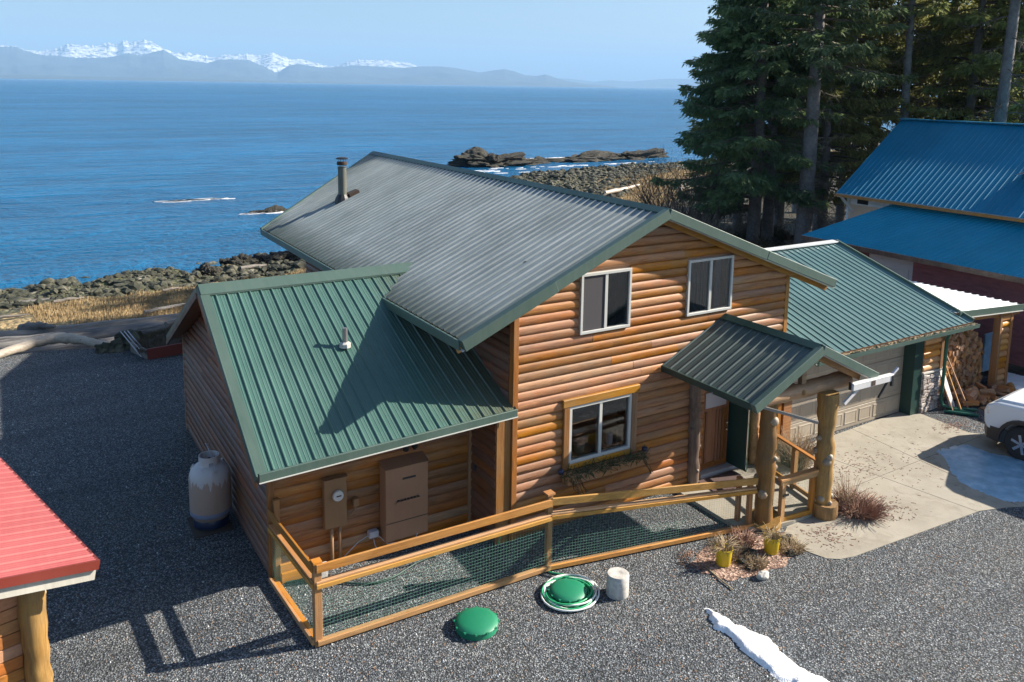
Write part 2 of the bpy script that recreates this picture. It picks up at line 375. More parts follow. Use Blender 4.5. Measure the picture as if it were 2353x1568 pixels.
def leafm(name, a, b, rough=.75, scale=.6):
    m = mat(name, a, rough); n = NB(m); v = n.coords(kind='Object'); x = n.noise(v, scale, 4, .7); y = n.noise(v, 9, 2, .6); r = n.rnd()
    c = n.ramp(n.math('ADD', n.math('MULTIPLY', x.outputs[0], .6), n.math('MULTIPLY', y.outputs[0], .4)), [(.35, a), (.65, b)])
    hs = n.n('ShaderNodeHueSaturation'); n.L(n.math('ADD', n.math('MULTIPLY', r, .03), .485), hs.inputs['Hue']); n.L(n.math('ADD', n.math('MULTIPLY', r, .4), .8), hs.inputs['Value']); n.L(c, hs.inputs['Color'])
    n.col(hs.outputs[0]); return m
M['needle'] = leafm('spruce_needles', (.045,.10,.06), (.22,.29,.11))
M['needle2'] = leafm('spruce_needles_olive', (.09,.13,.05), (.42,.42,.14))
def translucent(m, f=.3):
    t = m.node_tree; b = t.nodes['Principled BSDF']; o = [x for x in t.nodes if x.type == 'OUTPUT_MATERIAL'][0]
    tr = t.nodes.new('ShaderNodeBsdfTranslucent'); mx = t.nodes.new('ShaderNodeMixShader'); mx.inputs[0].default_value = f
    src = b.inputs['Base Color'].links[0].from_socket; t.links.new(src, tr.inputs[0]); t.links.new(b.outputs[0], mx.inputs[1]); t.links.new(tr.outputs[0], mx.inputs[2]); t.links.new(mx.outputs[0], o.inputs[0])
for k_ in ('needle','needle2'): translucent(M[k_], .45)
M['bark'] = leafm('spruce_bark', (.11,.10,.10), (.25,.23,.22), .9, 2)
M['twig'] = leafm('bare_twigs', (.07,.055,.045), (.18,.14,.11), .9, 2)
M['brush'] = leafm('dead_brush', (.05,.04,.02), (.16,.12,.06), .9, 1.5)
M['brushg'] = leafm('dark_brush', (.02,.035,.015), (.07,.075,.03), .9, 1.5)
M['straw'] = leafm('dry_straw', (.17,.12,.07), (.42,.32,.20), .85, 3)
M['redbrown'] = leafm('dead_heather', (.16,.085,.06), (.34,.2,.14), .9, 6)
M['bgrass'] = leafm('golden_beach_grass', (.24,.165,.075), (.50,.38,.20), .85, 1.0)
M['firewood'] = wood('split_firewood', axis='y', a=(.34,.14,.05), b=(.62,.38,.18), grey=(.2,.13,.1), greyamt=.5, knots=False)

def tank_mat():
    m = mat('tank_paint', (.6,.48,.42), .45); n = NB(m); v = n.coords(); z = n.sep(v)[2]
    dr = n.noise(n.coords((9,9,.8)), 1.2, 3, .6); zz = n.math('ADD', z, n.math('MULTIPLY', dr.outputs[0], .7))
    c = n.mix(n.ramp(zz, [(.0,(0,0,0)),(1.0,(1,1,1))]), (.5,.38,.3), (.5,.38,.3))
    f = n.n('ShaderNodeMapRange'); f.inputs[1].default_value = 1.30; f.inputs[2].default_value = 1.33; n.L(zz, f.inputs[0])
    c = n.mix(f.outputs[0], (.42,.30,.24), (.56,.52,.51))
    r = n.noise(n.coords((6,6,.5)), 1.5, 4, .7); c = n.mix(n.ramp(r.outputs[0], [(.6,(0,0,0)),(.75,(.6,.6,.6))]), c, (.4,.22,.1)); n.col(c); return m
M['tank'] = tank_mat()

# ------------------------------------------------------------------ setting: terrain, water, mountains
SH = [(-400,20),(-60,34),(-8,38.4),(0.8,39.5),(9,40.2),(20,44),(30,56),(38,66),(42,71),(46,75),(58,79),(70,80.5),(79,78),(88,84),(110,92),(300,80),(900,40)]
YD = [(-400,10),(-60,15.6),(-8.2,16.8),(-3,16.3),(8,17),(16,22),(24,29),(34,34),(45,40),(60,52),(80,62),(120,72),(300,60),(900,20)]
def sdist(P, line):
    best = np.full(len(P), 1e9); sgn = np.ones(len(P))
    for (ax, ay), (bx, by) in zip(line[:-1], line[1:]):
        d = np.array([bx-ax, by-ay]); q = P - np.array([ax, ay]); t = np.clip((q @ d) / (d @ d), 0, 1)
        r = q - t[:, None] * d; dd = np.hypot(r[:, 0], r[:, 1]); s = np.sign(d[0]*q[:, 1] - d[1]*q[:, 0])
        m = dd < best; best[m] = dd[m]; sgn[m] = s[m]
    return best * sgn           # positive on the seaward side
def vnoise(P, s, seed=0):
    return np.array([noise.noise(Vector((x*s+seed, y*s-seed, seed*.37))) for x, y in P])
def ground_z(P, rough=True):
    P = np.asarray(P, float); ds = -sdist(P, SH); dy = sdist(P, YD)
    t = np.where(dy <= 0, 1.0, np.where(ds <= 0, 0.0, ds / np.maximum(ds + dy, 1e-6)))
    z = np.interp(t, [0, .06, .3, .8, .93, 1], [-2.72, -2.45, -1.95, -1.45, -.75, -.03])
    z = np.where(ds < 0, -2.72 + np.maximum(ds, -60) * .1, z)
    if rough:
        n1 = vnoise(P, .35, 3) * .25 + vnoise(P, 1.1, 5) * .14
        z = z + np.where(dy > 1, n1 * np.clip(dy/3, 0, 1), 0) * np.where(t < .35, 1.6, .6)
    return z
def axis_pts(segs):
    out = []
    for a, b, s in segs: out += list(np.arange(a, b, s))
    return np.array(out + [segs[-1][1]])
xs = axis_pts([(-400,-60,20),(-60,-14,3),(-14,20,.5),(20,90,.9),(90,140,3),(140,900,25)])
ys = axis_pts([(-200,-40,20),(-40,10,5),(10,64,.55),(64,100,.9),(100,140,3)])
gx, gy = np.meshgrid(xs, ys); P = np.stack([gx.ravel(), gy.ravel()], 1)
gz = ground_z(P)
nx, ny = len(xs), len(ys)
me = bpy.data.meshes.new('ground')
idx = np.arange(nx*ny).reshape(ny, nx); fa = np.stack([idx[:-1,:-1], idx[:-1,1:], idx[1:,1:], idx[1:,:-1]], -1).reshape(-1, 4)
me.from_pydata(np.column_stack([P, gz]).tolist(), [], fa.tolist()); me.materials.append(M['beach'])
me.polygons.foreach_set('use_smooth', [True]*len(me.polygons))
tag(link('ground', me), kind='structure')
yard = MB()
yp = [(-90,-60),(60,-60),(60,-3),(17.5,-1.2),(17.0,8),(9.5,12),(9.0,16.6),(-3.0,16.2),(-4.6,16.15),(-5.6,16.4),(-6.8,16.9),(-8.2,16.8),(-60,15.3),(-90,15)]
yard.add([(x, y, 0) for x, y in yp], [tuple(range(len(yp)))])
yo = yard.build('gravel_yard', M['gravel']); tag(yo, kind='structure')
wm = MB(); wm.add([(-11500,-2700,-2.6),(24500,-2700,-2.6),(24500,22100,-2.6),(-11500,22100,-2.6)], [(0,1,2,3)])
tag(wm.build('sea', M['water']), kind='structure')

def az_el(l): return l
SKY_ = [(-9,.03),(-5,.028),(-2,.031),(0.0,.0315),(.51,.0318),(1.27,.0316),(1.68,.028),(2.46,.0273),(3.43,.0308),(3.8,.0339),(4.07,.0355),(4.61,.0348),(5.06,.0343),(5.62,.0347),(6.18,.0382),(6.64,.0362),(6.99,.0412),(7.41,.0393),(8.18,.0424),(8.65,.04),(9.22,.034),(9.8,.0298),(10.59,.0298),(11.59,.0273),(12.09,.0254),(12.71,.0284),(14.15,.03),(14.99,.0285),(15.73,.0326),(16.78,.0264),(17.53,.0258),(18.39,.0223),(19.59,.0179),(20.5,.024),(21.3,.0266),(22.25,.0266),(23.25,.0264),(24.5,.0235),(25.28,.0195),(26.64,.016),(30,.004)]
FRONT_ = [(-9,.024),(-5,.03),(-2,.027),(0,.0298),(.5,.0306),(1.31,.0312),(1.68,.0275),(2.53,.0234),(3.5,.023),(4.12,.0216),(5.4,.0222),(6.14,.0226),(6.71,.025),(7.28,.0281),(7.94,.0256),(8.53,.0291),(9.22,.0325),(10.18,.0227),(11.77,.0193),(12.5,.0235),(13.42,.0241),(14.25,.0235),(15.18,.0173),(16.01,.0096),(16.77,.0188),(17.42,.0205),(18.93,.0167),(21.13,.0203),(22.57,.0192),(24.21,.0185),(25.28,.0204),(26.64,.0208),(27.62,.0194),(29.29,.0145),(30.08,.017),(30.96,.019),(31.65,.0163),(32.35,.0122),(33.14,.0116),(33.73,.0135),(34.52,.0091),(35.51,.0054),(36.59,.0032),(38.5,.0005)]
FAR_ = [(30,.004),(33,.009),(34.5,.0091),(35.3,.0088),(36.2,.0073),(37,.0058),(38,.0078),(39.4,.0065),(40.4,.0084),(41.8,.0104),(43.1,.0107),(44.2,.0115),(47.4,.0093),(52.7,.0089),(57.7,.0131),(62.2,.0117),(70,.009)]
LOW_ = [(-9,.0028),(0,.0029),(2,.0027),(5,.0024),(8.5,.0021),(12.5,.0016),(17.8,.0009),(21.3,.0004),(23,-.0004)]
def ridge(name, prof, dist, depth, m, rowf=34, step=.05, jag=.0007):
    a0, a1 = prof[0][0], prof[-1][0]; az = np.arange(a0, a1, step); el = np.interp(az, [p[0] for p in prof], [p[1] for p in prof])
    V = []; rows = rowf
    for j in range(rows):
        t = j / (rows - 1)            # 0 at the foot towards the viewer, 1 at the crest
        for a, e in zip(az, el):
            jg = noise.fractal(Vector((a*9, 0, dist)), 1.0, 2.0, 4) * jag
            r = dist - depth * (1 - t); X_ = r*math.sin(R(a))/900; Y_ = r*math.cos(R(a))/900
            wob = noise.fractal(Vector((X_, Y_, dist*.01)), 1.0, 2.0, 6)
            H = (e + jg * t**8) * dist + 11
            h = -4 + H * (t ** 1.1) + (H*.42*wob*min(1, 4*t)*(1-t)**.6 if t > 0 else 0)
            V.append((CAM.x + r*math.sin(R(a)), CAM.y + r*math.cos(R(a)), h - 2.6 if t > 0 else -6))
    for a, e in zip(az, el):           # back side
        r = dist + depth*.8; V.append((CAM.x + r*math.sin(R(a)), CAM.y + r*math.cos(R(a)), -6))
    n_ = len(az); F = [(j*n_+i, j*n_+i+1, (j+1)*n_+i+1, (j+1)*n_+i) for j in range(rows) for i in range(n_-1)]
    me = bpy.data.meshes.new(name); me.from_pydata(V, [], F); me.materials.append(m)
    me.polygons.foreach_set('use_smooth', [True]*len(me.polygons))
    return tag(link(name, me), kind='structure')
mf = mat('mountain_forest', (.02,.035,.03), .95)
n = NB(mf); n.col(n.ramp(n.noise(n.coords(), .004, 6, .7).outputs[0], [(.35,(.012,.022,.018)),(.7,(.045,.06,.05))]))
ms_ = mat('mountain_snow', (.8,.8,.82), .9); n = NB(ms_)
nn = n.noise(n.coords((1,1,1.6)), .011, 8, .72, .4); n.col(n.mix(n.ramp(nn.outputs[0], [(.49,(0,0,0)),(.56,(1,1,1))]), (.9,.9,.9), (.10,.12,.15)))
n.bump(nn.outputs[0], 1.0, 60)
ridge('snow_mountains', SKY_, 15500, 1900, ms_, step=.05, jag=.0022)
ridge('forest_mountains', FRONT_, 13500, 2500, mf)
ridge('distant_mountains', FAR_, 18500, 1700, mf)
ridge('low_coast', LOW_, 9500, 600, mf, 4, jag=.0003)
hz = MB(); hz.box((-11600,-2800,-7.5), (24600,22200,900)); hm = bpy.data.materials.new('air_haze'); hm.use_nodes = True; t = hm.node_tree; t.nodes.clear()
ho = t.nodes.new('ShaderNodeOutputMaterial'); hv = t.nodes.new('ShaderNodeVolumePrincipled'); hv.inputs['Color'].default_value = (.36,.63,1.0,1); hv.inputs['Density'].default_value = .00009
t.links.new(hv.outputs[0], ho.inputs['Volume'])
tag(hz.build('haze', hm), kind='stuff')

# ------------------------------------------------------------------ roofs and log walls
def bil(E0, E1, R0, R1, t, s):
    a = E0.lerp(E1, t); b = R0.lerp(R1, t); return a.lerp(b, s)
def roof(parent, E0, E1, R0, R1, m, rib=.2286, rh=.026, per=4, lo=lambda t: 0.0, thick=.07, name='roof', under='soffit', minor=True):
    """a sheet-metal slope: eave E0-E1, ridge R0-R1, ribs running up the slope; deck below, one sub-part per sheet"""
    E0, E1, R0, R1 = map(Vector, (E0, E1, R0, R1))
    U = (E1-E0); W = (R0-E0); N = U.cross(W).normalized()
    if N.z < 0: N = -N
    L = max((E1-E0).length, (R1-R0).length); nr = max(1, int(round(L / rib)))
    f0 = lo(0.0); 
    db = MB(); k = 24; vs = []
    for i in range(k+1):
        t_ = i/k
        for s_ in (lo(t_), 1.0):
            p = bil(E0, E1, R0, R1, t_, s_); vs += [p - N*.005, p - N*thick]
    fs = []
    for i in range(k):
        a = 4*i; b = a+4
        fs += [(a, b, b+2, a+2), (a+1, a+3, b+3, b+1), (a, a+1, b+1, b), (a+2, b+2, b+3, a+3)]
    fs += [(0,2,3,1), (4*k, 4*k+1, 4*k+3, 4*k+2)]
    db.add(vs, fs); deck = db.build(name, M[under] if isinstance(under, str) else under, parent)
    i = 0
    while i < nr:
        c = min(per, nr - i); mb = MB(); prof = []
        for q in range(c):
            b0 = (i+q)/nr; w_ = 1.0/nr
            prof += [(b0+.0*w_, rh), (b0+.06*w_, rh), (b0+.16*w_, 0)]
            if minor: prof += [(b0+.38*w_, 0), (b0+.42*w_, .005), (b0+.47*w_, 0), (b0+.64*w_, 0), (b0+.68*w_, .005), (b0+.73*w_, 0)]
            prof += [(b0+.92*w_, 0), (b0+.995*w_, rh)]
        vs = []
        for t_, h in prof:
            for s_ in (lo(min(t_, 1)), 1.0): vs.append(bil(E0, E1, R0, R1, t_, s_) + N*h)
        fs = [(2*a, 2*a+2, 2*a+3, 2*a+1) for a in range(len(prof)-1)]
        mb.add(vs, fs); mb.build('roof_panel', m, deck); i += c
    return deck

LP = [(0,0), (.02,.006), (.042,.035), (.052,.075), (.050,.115), (.036,.152), (.012,.176), (0,.18)]
def log_wall(parent, org, u, out, x0, x1, z0, ztop, m, openings=(), left=None, right=None, H=.18, seg=(1.6, 3.6), seed=1, bulge=.8, core=.12, name='wall'):
    """a wall clad in half-round log siding. org: point at u=0,z=0; u: unit direction; out: outward normal; left/right(z): limits at height z"""
    org, u, out = Vector(org), Vector(u), Vector(out); rg = random.Random(seed)
    left = left or (lambda z: x0); right = right or (lambda z: x1)
    PT = lambda x, o, z: org + u*x + out*o + Vector((0,0,z))
    cb = MB()                               # backing sheet, one slab per course so openings stay open
    zs = sorted(set([z0, ztop] + [o[2] for o in openings] + [o[3] for o in openings] + list(np.linspace(z0, ztop, 12))))
    for za, zb in zip(zs[:-1], zs[1:]):
        if zb - za < 1e-4: continue
        zm = (za+zb)/2; iv = [(0, 0)]
        ops = sorted([(o[0], o[1]) for o in openings if o[2] < zm < o[3]]); cur = None; parts_ = []
        edges = [(left(za), left(zb))] + sum([[(a, a), (b, b)] for a, b in ops], []) + [(right(za), right(zb))]
        for q in range(0, len(edges), 2):
            (a0, a1), (b0, b1) = edges[q], edges[q+1]
            if b0 - a0 < .01 and b1 - a1 < .01: continue
            b0 = max(a0, b0); b1 = max(a1, b1)
            vs = [PT(a0,-.003,za), PT(b0,-.003,za), PT(b1,-.003,zb), PT(a1,-.003,zb), PT(a0,-core,za), PT(b0,-core,za), PT(b1,-core,zb), PT(a1,-core,zb)]
            cb.add(vs, [(0,1,2,3),(7,6,5,4),(0,4,5,1),(3,2,6,7),(0,3,7,4),(1,5,6,2)])
    wall = cb.build(name, M['soffit'], parent)
    z = z0
    while z < ztop - .03:
        zb = min(z + H, ztop); zm = (z+zb)/2; ivs = [[left, right]]
        ops = sorted([(o[0], o[1]) for o in openings if o[2] < zb-.04 and o[3] > z+.04])
        lims = [left] + sum([[(lambda q, a=a: a), (lambda q, b=b: b)] for a, b in ops], []) + [right]
        for q in range(0, len(lims), 2):
            fa, fb = lims[q], lims[q+1]; xa, xb = fa(zm), fb(zm)
            if xb - xa < .06: continue
            cuts = [None]; x = xa
            while xb - x > seg[1]*1.15:
                x += rg.uniform(*seg); 
                if xb - x < .5: break
                cuts.append(x)
            cuts.append(None)
            for a, b in zip(cuts[:-1], cuts[1:]):
                mb = MB(); vs = []; k = len(LP); sc_ = (zb - z)/.18; ja = rg.uniform(-.003, .003)
                for side in (0, 1):
                    for o, h in LP:
                        zz = z + h*sc_ if sc_ < .99 else z + h*H/.18
                        if side == 0: xx = (fa(zz) + .0015) if a is None else a + .002
                        else: xx = (fb(zz) - .0015) if b is None else b - .002
                        vs.append(PT(xx, o*bulge + ja*(o > 0), zz))
                fs = [(i, k+i, k+i+1, i+1) for i in range(k-1)] + [tuple(range(k)), tuple(range(2*k-1, k-1, -1))]
                mb.add(vs, fs); mb.build('log', m, wall, smooth=50)
        z += H
    return wall

house = thing('log_house', 'two storey log sided house with green ribbed metal roof and side annex', 'house', (3.6, 0, 0))
W_, XR, ZR, EX, EZ, RX, OV = 7.32, 3.309, 6.157, -1.211, 4.179, 8.47, .29
sL = (ZR-EZ)/(XR-EX); sR = (ZR-EZ)/(RX-XR)
YB, YBR = 12.31, 14.7
# main gable wall, with window and door openings (x0,x1,z0,z1)
G1 = (1.263, 2.798, 1.252, 2.427); UA = (1.457, 2.682, 3.827, 5.016); UB = (4.193, 5.484, 3.827, 5.016); DR = (4.86, 6.35, .0, 2.12)
top = ZR - .16
log_wall(house, (0,0,0), (1,0,0), (0,-1,0), 0, W_, .02, top, M['log_x'], [G1, UA, UB, DR],
         left=lambda z: max(.1, XR - (ZR-.1-z)/sL) if z > 4.4 else .1, right=lambda z: min(W_-.1, XR + (ZR-.1-z)/sR) if z > 4.0 else W_-.1, seed=3, name='front_wall')
# side wall of the main block over the annex, and the one above the garage
log_wall(house, (0,0,0), (0,1,0), (-1,0,0), .1, 12.0, .02, 4.62, M['log_y_shade'], seed=5, name='side_wall')
log_wall(house, (W_,0,0), (0,1,0), (1,0,0), .1, 13.0, .02, 4.45, M['log_y_shade'], seed=6, name='side_wall', seg=(4,8))
MB().box((.15,12.0,0),(W_-.2,12.15,4.4)).build('rear_wall', M['log_x'], house)
MB().box((.2,.4,2.6),(W_-.2,12,2.7)).build('floor', M['soffit'], house)
for x, z1 in ((-.015, 4.62), (W_-.1, 4.45)):
    MB().box((x,-.045,.0),(x+.115,.1,z1)).build('corner_board', M['trim_z'], house, bevel=.006)
rf = roof(house, (EX,-OV,EZ), (EX,YBR,EZ), (XR,-OV,ZR), (XR,YBR,ZR), M['green_main'], rh=.034, lo=lambda t: max(0.0, (t*(YBR+OV)-OV-YB)/(YBR-YB)), thick=.09)
roof(house, (RX,YBR,EZ), (RX,-OV,EZ), (XR,YBR,ZR), (XR,-OV,ZR), M['green'], lo=lambda t: max(0.0, 1-t*(YBR+OV)/(YBR-YB)), thick=.09)
NL = Vector((-sL,0,1)).normalized(); NR = Vector((sR,0,1)).normalized()
MB().add([Vector((XR,-OV-.07,ZR+.045)), Vector((XR,YBR+.02,ZR+.045)), Vector((XR-.17,-OV-.07,ZR-.17*sL+.04)), Vector((XR-.17,YBR+.02,ZR-.17*sL+.04)), Vector((XR+.17,-OV-.07,ZR-.17*sR+.04)), Vector((XR+.17,YBR+.02,ZR-.17*sR+.04)),
          Vector((XR-.17,-OV-.07,ZR-.17*sL+.0)), Vector((XR-.17,YBR+.02,ZR-.17*sL+.0)), Vector((XR+.17,-OV-.07,ZR-.17*sR)), Vector((XR+.17,YBR+.02,ZR-.17*sR))],
         [(0,2,3,1),(0,1,5,4),(2,6,7,3),(4,5,9,8),(0,4,8,6,2)]).build('ridge_cap', M['green_dark'], rf)
def rake(p, q, h=.2, wd=.13, m='trim_green', parent=house, name='rake_trim', up=.035):
    p, q = Vector(p), Vector(q); d = Vector((0,0,up-h/2)); return MB().bar(p+d, q+d, wd, h).build(name, M[m], parent, bevel=.008)
yf = -OV - .04
mid = lambda a, b, t: tuple(a[i] + (b[i]-a[i])*t for i in range(3))
EL, ER, RG = (EX-.03,yf,EZ), (RX+.03,yf,EZ), (XR,yf,ZR)
rake(EL, mid(EL, RG, .42), .215, .16); rake(mid(EL, RG, .417), RG, .2, .145)
rake(RG, mid(RG, ER, .55), .2, .14); rake(mid(RG, ER, .553), ER, .19, .135)
rake((EX-.05,-OV,EZ), (EX-.05,YB,EZ), .17, .05, name='eave_trim', up=.0)
rake((RX+.03,-OV,EZ), (RX+.03,YBR,EZ), .17, .05, name='eave_trim', up=.0)
rake((EX-.05,YB,EZ), (XR,YBR+.03,ZR), .14, .08, name='rake_trim', up=.03)
# bright drip edge and wood fascia below the front rakes
for a, b in ((EL, RG), (RG, ER)):
    p, q = Vector(a), Vector(b); MB().bar(p+Vector((0,.02,-.175)), q+Vector((0,.02,-.175)), .1, .02).build('drip_edge', M['vinyl'], house)
    MB().bar(p+Vector((0,.20,-.20)), q+Vector((0,.20,-.20)), .04, .16).build('rafter', M['trim_x'], house)
# window builder
def window(parent, x0, x1, z0, z1, y=0.0, wide=.055, curtain=None, room=True):
    fr = MB(); a = y-.075; b = y+.05
    fr.box((x0,a,z0),(x1,b,z0+wide)); fr.box((x0,a,z1-wide),(x1,b,z1)); fr.box((x0,a,z0+wide),(x0+wide,b,z1-wide)); fr.box((x1-wide,a,z0+wide),(x1,b,z1-wide))
    wo = fr.build('window', M['vinyl'], parent, bevel=.004)
    xm = (x0+x1)/2
    MB().box((xm-.032,a+.012,z0+wide),(xm+.032,b,z1-wide)).build('mullion', M['vinyl'], wo)
    for p, q, nm in ((x0+wide, xm-.032, 0), (xm+.032, x1-wide, 1)):
        MB().add([(p,y-.03,z0+wide),(q,y-.03,z0+wide),(q,y-.03,z1-wide),(p,y-.03,z1-wide)], [(0,1,2,3)]).build('pane', M['glass'], wo)
    if room:
        rm = MB(); y2 = y+1.1
        rm.add([(x0,y+.052,z0),(x1,y+.052,z0),(x1,y+.052,z1),(x0,y+.052,z1),(x0-.6,y2,z0-.5),(x1+.6,y2,z0-.5),(x1+.6,y2,z1+.1),(x0-.6,y2,z1+.1)], [(0,4,5,1),(1,5,6,2),(2,6,7,3),(3,7,4,0),(4,7,6,5)])
        rm.build('room', M['dark'], wo)
    if curtain:
        for (ca, cb, yy_, mm) in curtain:
            mb = MB(); k = 14; vs = []
            for i in range(k+1):
                x = ca + (cb-ca)*i/k; o = .012*math.sin(i*2.4)
                vs += [(x, yy_+o, z0+wide), (x, yy_+o, z1-wide)]
            mb.add(vs, [(2*i,2*i+2,2*i+3,2*i+1) for i in range(k)]); mb.build('curtain', M[mm], wo)
    return wo
xm = (UA[0]+UA[1])/2
wa = window(house, *UA); wb = window(house, *UB, curtain=[(UB[0]+.06, (UB[0]+UB[1])/2-.03, .03, 'screen'), (UB[0]+.95, UB[0]+1.12, .12, 'curtain')])
MB().box((UA[0]+.055,-.045,UA[2]+.055),(xm-.03,-.04,UA[3]-.055)).build('insect_screen', M['screen'], wa)
wc = window(house, *G1, wide=.06)
t_ = MB(); 
for i, (a, b) in enumerate((((G1[0]-.14,-.09,G1[2]-.1),(G1[0]-.003,-.005,G1[3]+.0)), ((G1[1]+.003,-.09,G1[2]-.1),(G1[1]+.15,-.005,G1[3]+.0)), ((G1[0]-.17,-.10,G1[3]+.003),(G1[1]+.19,-.005,G1[3]+.16)), ((G1[0]+.0,-.10,G1[2]-.1),(G1[1]+.0,-.005,G1[2]-.003)))):
    MB().box(a, b).build('window_trim', M['trim_x' if i > 1 else 'trim_z'], house, bevel=.012)
# items seen behind the ground floor window glass
rm = random.Random(2)
MB().lathe([(.05,0),(.07,.05),(.07,.22),(.05,.26)], 12, (2.45,.18,G1[2]+.06)).build('jar', M['grey_pl'], wc)
MB().lathe([(.09,0),(.12,.2),(.1,.22)], 12, (1.75,.25,G1[2]+.03)).build('basket', M['straw'], wc)
# door recess
dm = MB(); dm.box((4.86,.2,0),(6.35,.32,2.2)); dm.build('door_wall', M['green_dark'], house)
MB().box((4.84,-.02,0),(6.37,.2,.13)).build('door_sill', M['white'], house)
door = MB().box((4.93,.13,.15),(5.80,.197,2.0)).build('door', M['door'], house, bevel=.006)
for a in (4.99, 5.08, 5.40, 5.49, 5.58, 5.67):
    MB().box((a,.112,.3),(a+.06,.128,1.5)).build('door_stile', M['door'], door)
MB().box((4.96,.108,.2),(5.77,.128,.3)).build('door_rail', M['door'], door)
MB().box((5.05,.11,1.58),(5.68,.128,1.93)).build('door_glass', M['grey_pl'], door)
for z in (.98, 1.14): MB().lathe([(.0,0),(.03,.0),(.035,.03),(.02,.05),(0,.05)], 12, (5.72,.09,z)).build('door_knob', M['chrome'], door)
sd_ = MB().box((5.86,-.40,.14),(5.90,.19,2.06)).build('storm_door', M['green_dark'], house, bevel=.004)
MB().box((5.84,-.41,.2),(5.855,-.385,1.9)).build('storm_door_edge', M['chrome'], sd_)
MB().box((6.05,.0,.13),(6.30,.17,2.1)).build('side_panel', M['green_dark'], house)
def rough_log(parent, p, q, r0, r1, m, name, knots=6, seed=0, n=12, seg=14, bumps=.12):
    rg = random.Random(seed); p, q = Vector(p), Vector(q); mb = MB(); pts = []; rad = []
    for i in range(seg+1):
        t_ = i/seg; pts.append(p.lerp(q, t_) + Vector((rg.uniform(-1,1), rg.uniform(-1,1), 0))*r0*.10*math.sin(math.pi*t_)); rad.append((r0+(r1-r0)*t_)*(1+rg.uniform(-bumps, bumps)*.6))
    mb.tube(pts, rad, n)
    o = mb.build(name, M[m], parent, smooth=60)
    for i in range(knots):
        t_ = rg.uniform(.08,.92); c = p.lerp(q, t_); a = rg.uniform(0, 6.28); r = r0+(r1-r0)*t_
        ax = (q-p).normalized(); o1 = ax.orthogonal().normalized(); o2 = ax.cross(o1); d = o1*math.cos(a)+o2*math.sin(a)
        kr = r*rg.uniform(.28,.5); MB().tube([c+d*(r*.6), c+d*(r*1.0), c+d*(r*1.18), c+d*(r*1.26)], [kr*1.3, kr*1.05, kr*.7, kr*.2], 8).build('burl', M['burl'] if m == 'bark_log' else M[m], o, smooth=True)
    return o
rough_log(house, (4.60,-.06,.1), (4.52,-.06,2.45), .14, .13, 'dark_log', 'door_post', 4, 4, bumps=.25)
rough_log(house, (6.42,-.09,.1), (6.40,-.09,2.3), .10, .10, 'beam', 'door_post', 3, 9, bumps=.2)

# annex
AEL, AER, ARL, ARR = (-4.69,-.17,2.53), (.03,-.09,2.63), (-4.645,3.94,4.60), (-.20,3.95,4.60)
aw = .98
log_wall(house, (0,aw,0), (1,0,0), (0,-1,0), -4.16, -.38, .02, 2.86, M['log_x'], [], seed=8, bulge=.55, name='annex_front_wall')
log_wall(house, (-.32,0,0), (0,1,0), (-1,0,0), .02, aw-.003, .02, 2.6, M['log_y_shade'], seed=9, bulge=.6, name='return_wall')
MB().box((-.32,-.0,0.0),(-.02,.12,2.6)).build('return_end', M['trim_z'], house)
MB().box((-.40,aw-.06,.0),(-.325,aw-.002,2.6)).build('corner_board', M['trim_z'], house)
ABZ, ABY, AP = 2.30, 8.75, 3.94
sA = (4.6-2.55)/(3.94+.17); sB = (4.6-ABZ)/(ABY-AP)
log_wall(house, (-4.235,0,0), (0,1,0), (-1,0,0), aw, 8.36, .02, 4.42, M['log_y_shade'], [], left=lambda z: max(aw+.06, AP-(4.48-z)/sA), right=lambda z: min(8.3, AP+(4.48-z)/sB), seed=10, bulge=.8, name='annex_side_wall')
MB().box((-4.2,8.25,0),(0,8.36,2.5)).build('annex_rear_wall', M['log_x'], house)
MB().box((-4.275,aw-.04,.0),(-4.16,aw+.06,2.78)).build('corner_board', M['trim_z'], house, bevel=.005)
MB().box((-4.275,8.30,.0),(-4.19,8.38,2.6)).build('corner_board', M['trim_z'], house)
ar = roof(house, AEL, AER, ARL, ARR, M['green_annex'], thick=.06)
roof(house, (.0,ABY,ABZ), (-4.52,ABY,ABZ), (-.2,3.95,4.6), (-4.645,3.94,4.6), M['green'], thick=.06)
MB().add([Vector((-4.70,3.94,4.66)), Vector((-.20,3.95,4.66)), Vector((-4.70,3.66,4.66-.28*sA)), Vector((-.27,3.67,4.66-.28*sA)), Vector((-4.70,4.2,4.66-.26*sB)), Vector((-.2,4.2,4.66-.26*sB)),
          Vector((-4.70,3.66,4.62-.28*sA)), Vector((-.27,3.67,4.62-.28*sA))], [(0,2,3,1),(0,1,5,4),(2,6,7,3)]).build('ridge_cap', M['trim_green'], ar)
MB().bar((-4.66,-.19,2.535), (-4.625,3.94,4.63), .17, .03, (0,-.45,1)).build('rake_flashing', M['trim_green'], ar)
rake((-4.735,-.2,2.50), (-4.70,3.94,4.60), .15, .035, parent=house, m='trim_green', up=.04)
rake((-4.735,-.17,2.37), (-4.70,3.94,4.47), .13, .03, parent=house, m='soffit', up=.04)
rake((-4.70,3.94,4.60), (-4.55,ABY,ABZ), .15, .05, parent=house, m='trim_green', up=.04)
MB().bar((-4.72,3.96,4.44),(-4.57,ABY,ABZ-.16), .04,.10).build('rafter', M['dark_log'], house)
MB().bar((-4.70,-.2,2.47),(.04,-.115,2.57), .045,.15).build('gutter', M['trim_green'], house, bevel=.008)
MB().bar((-4.70,-.225,2.40),(.04,-.14,2.50), .02,.015).build('gutter_lip', M['vinyl'], house)
vp = MB().lathe([(.05,0),(.05,.34),(.035,.34)], 12, (-2.49,1.96,3.66)).build('vent_pipe', M['steel'], house)
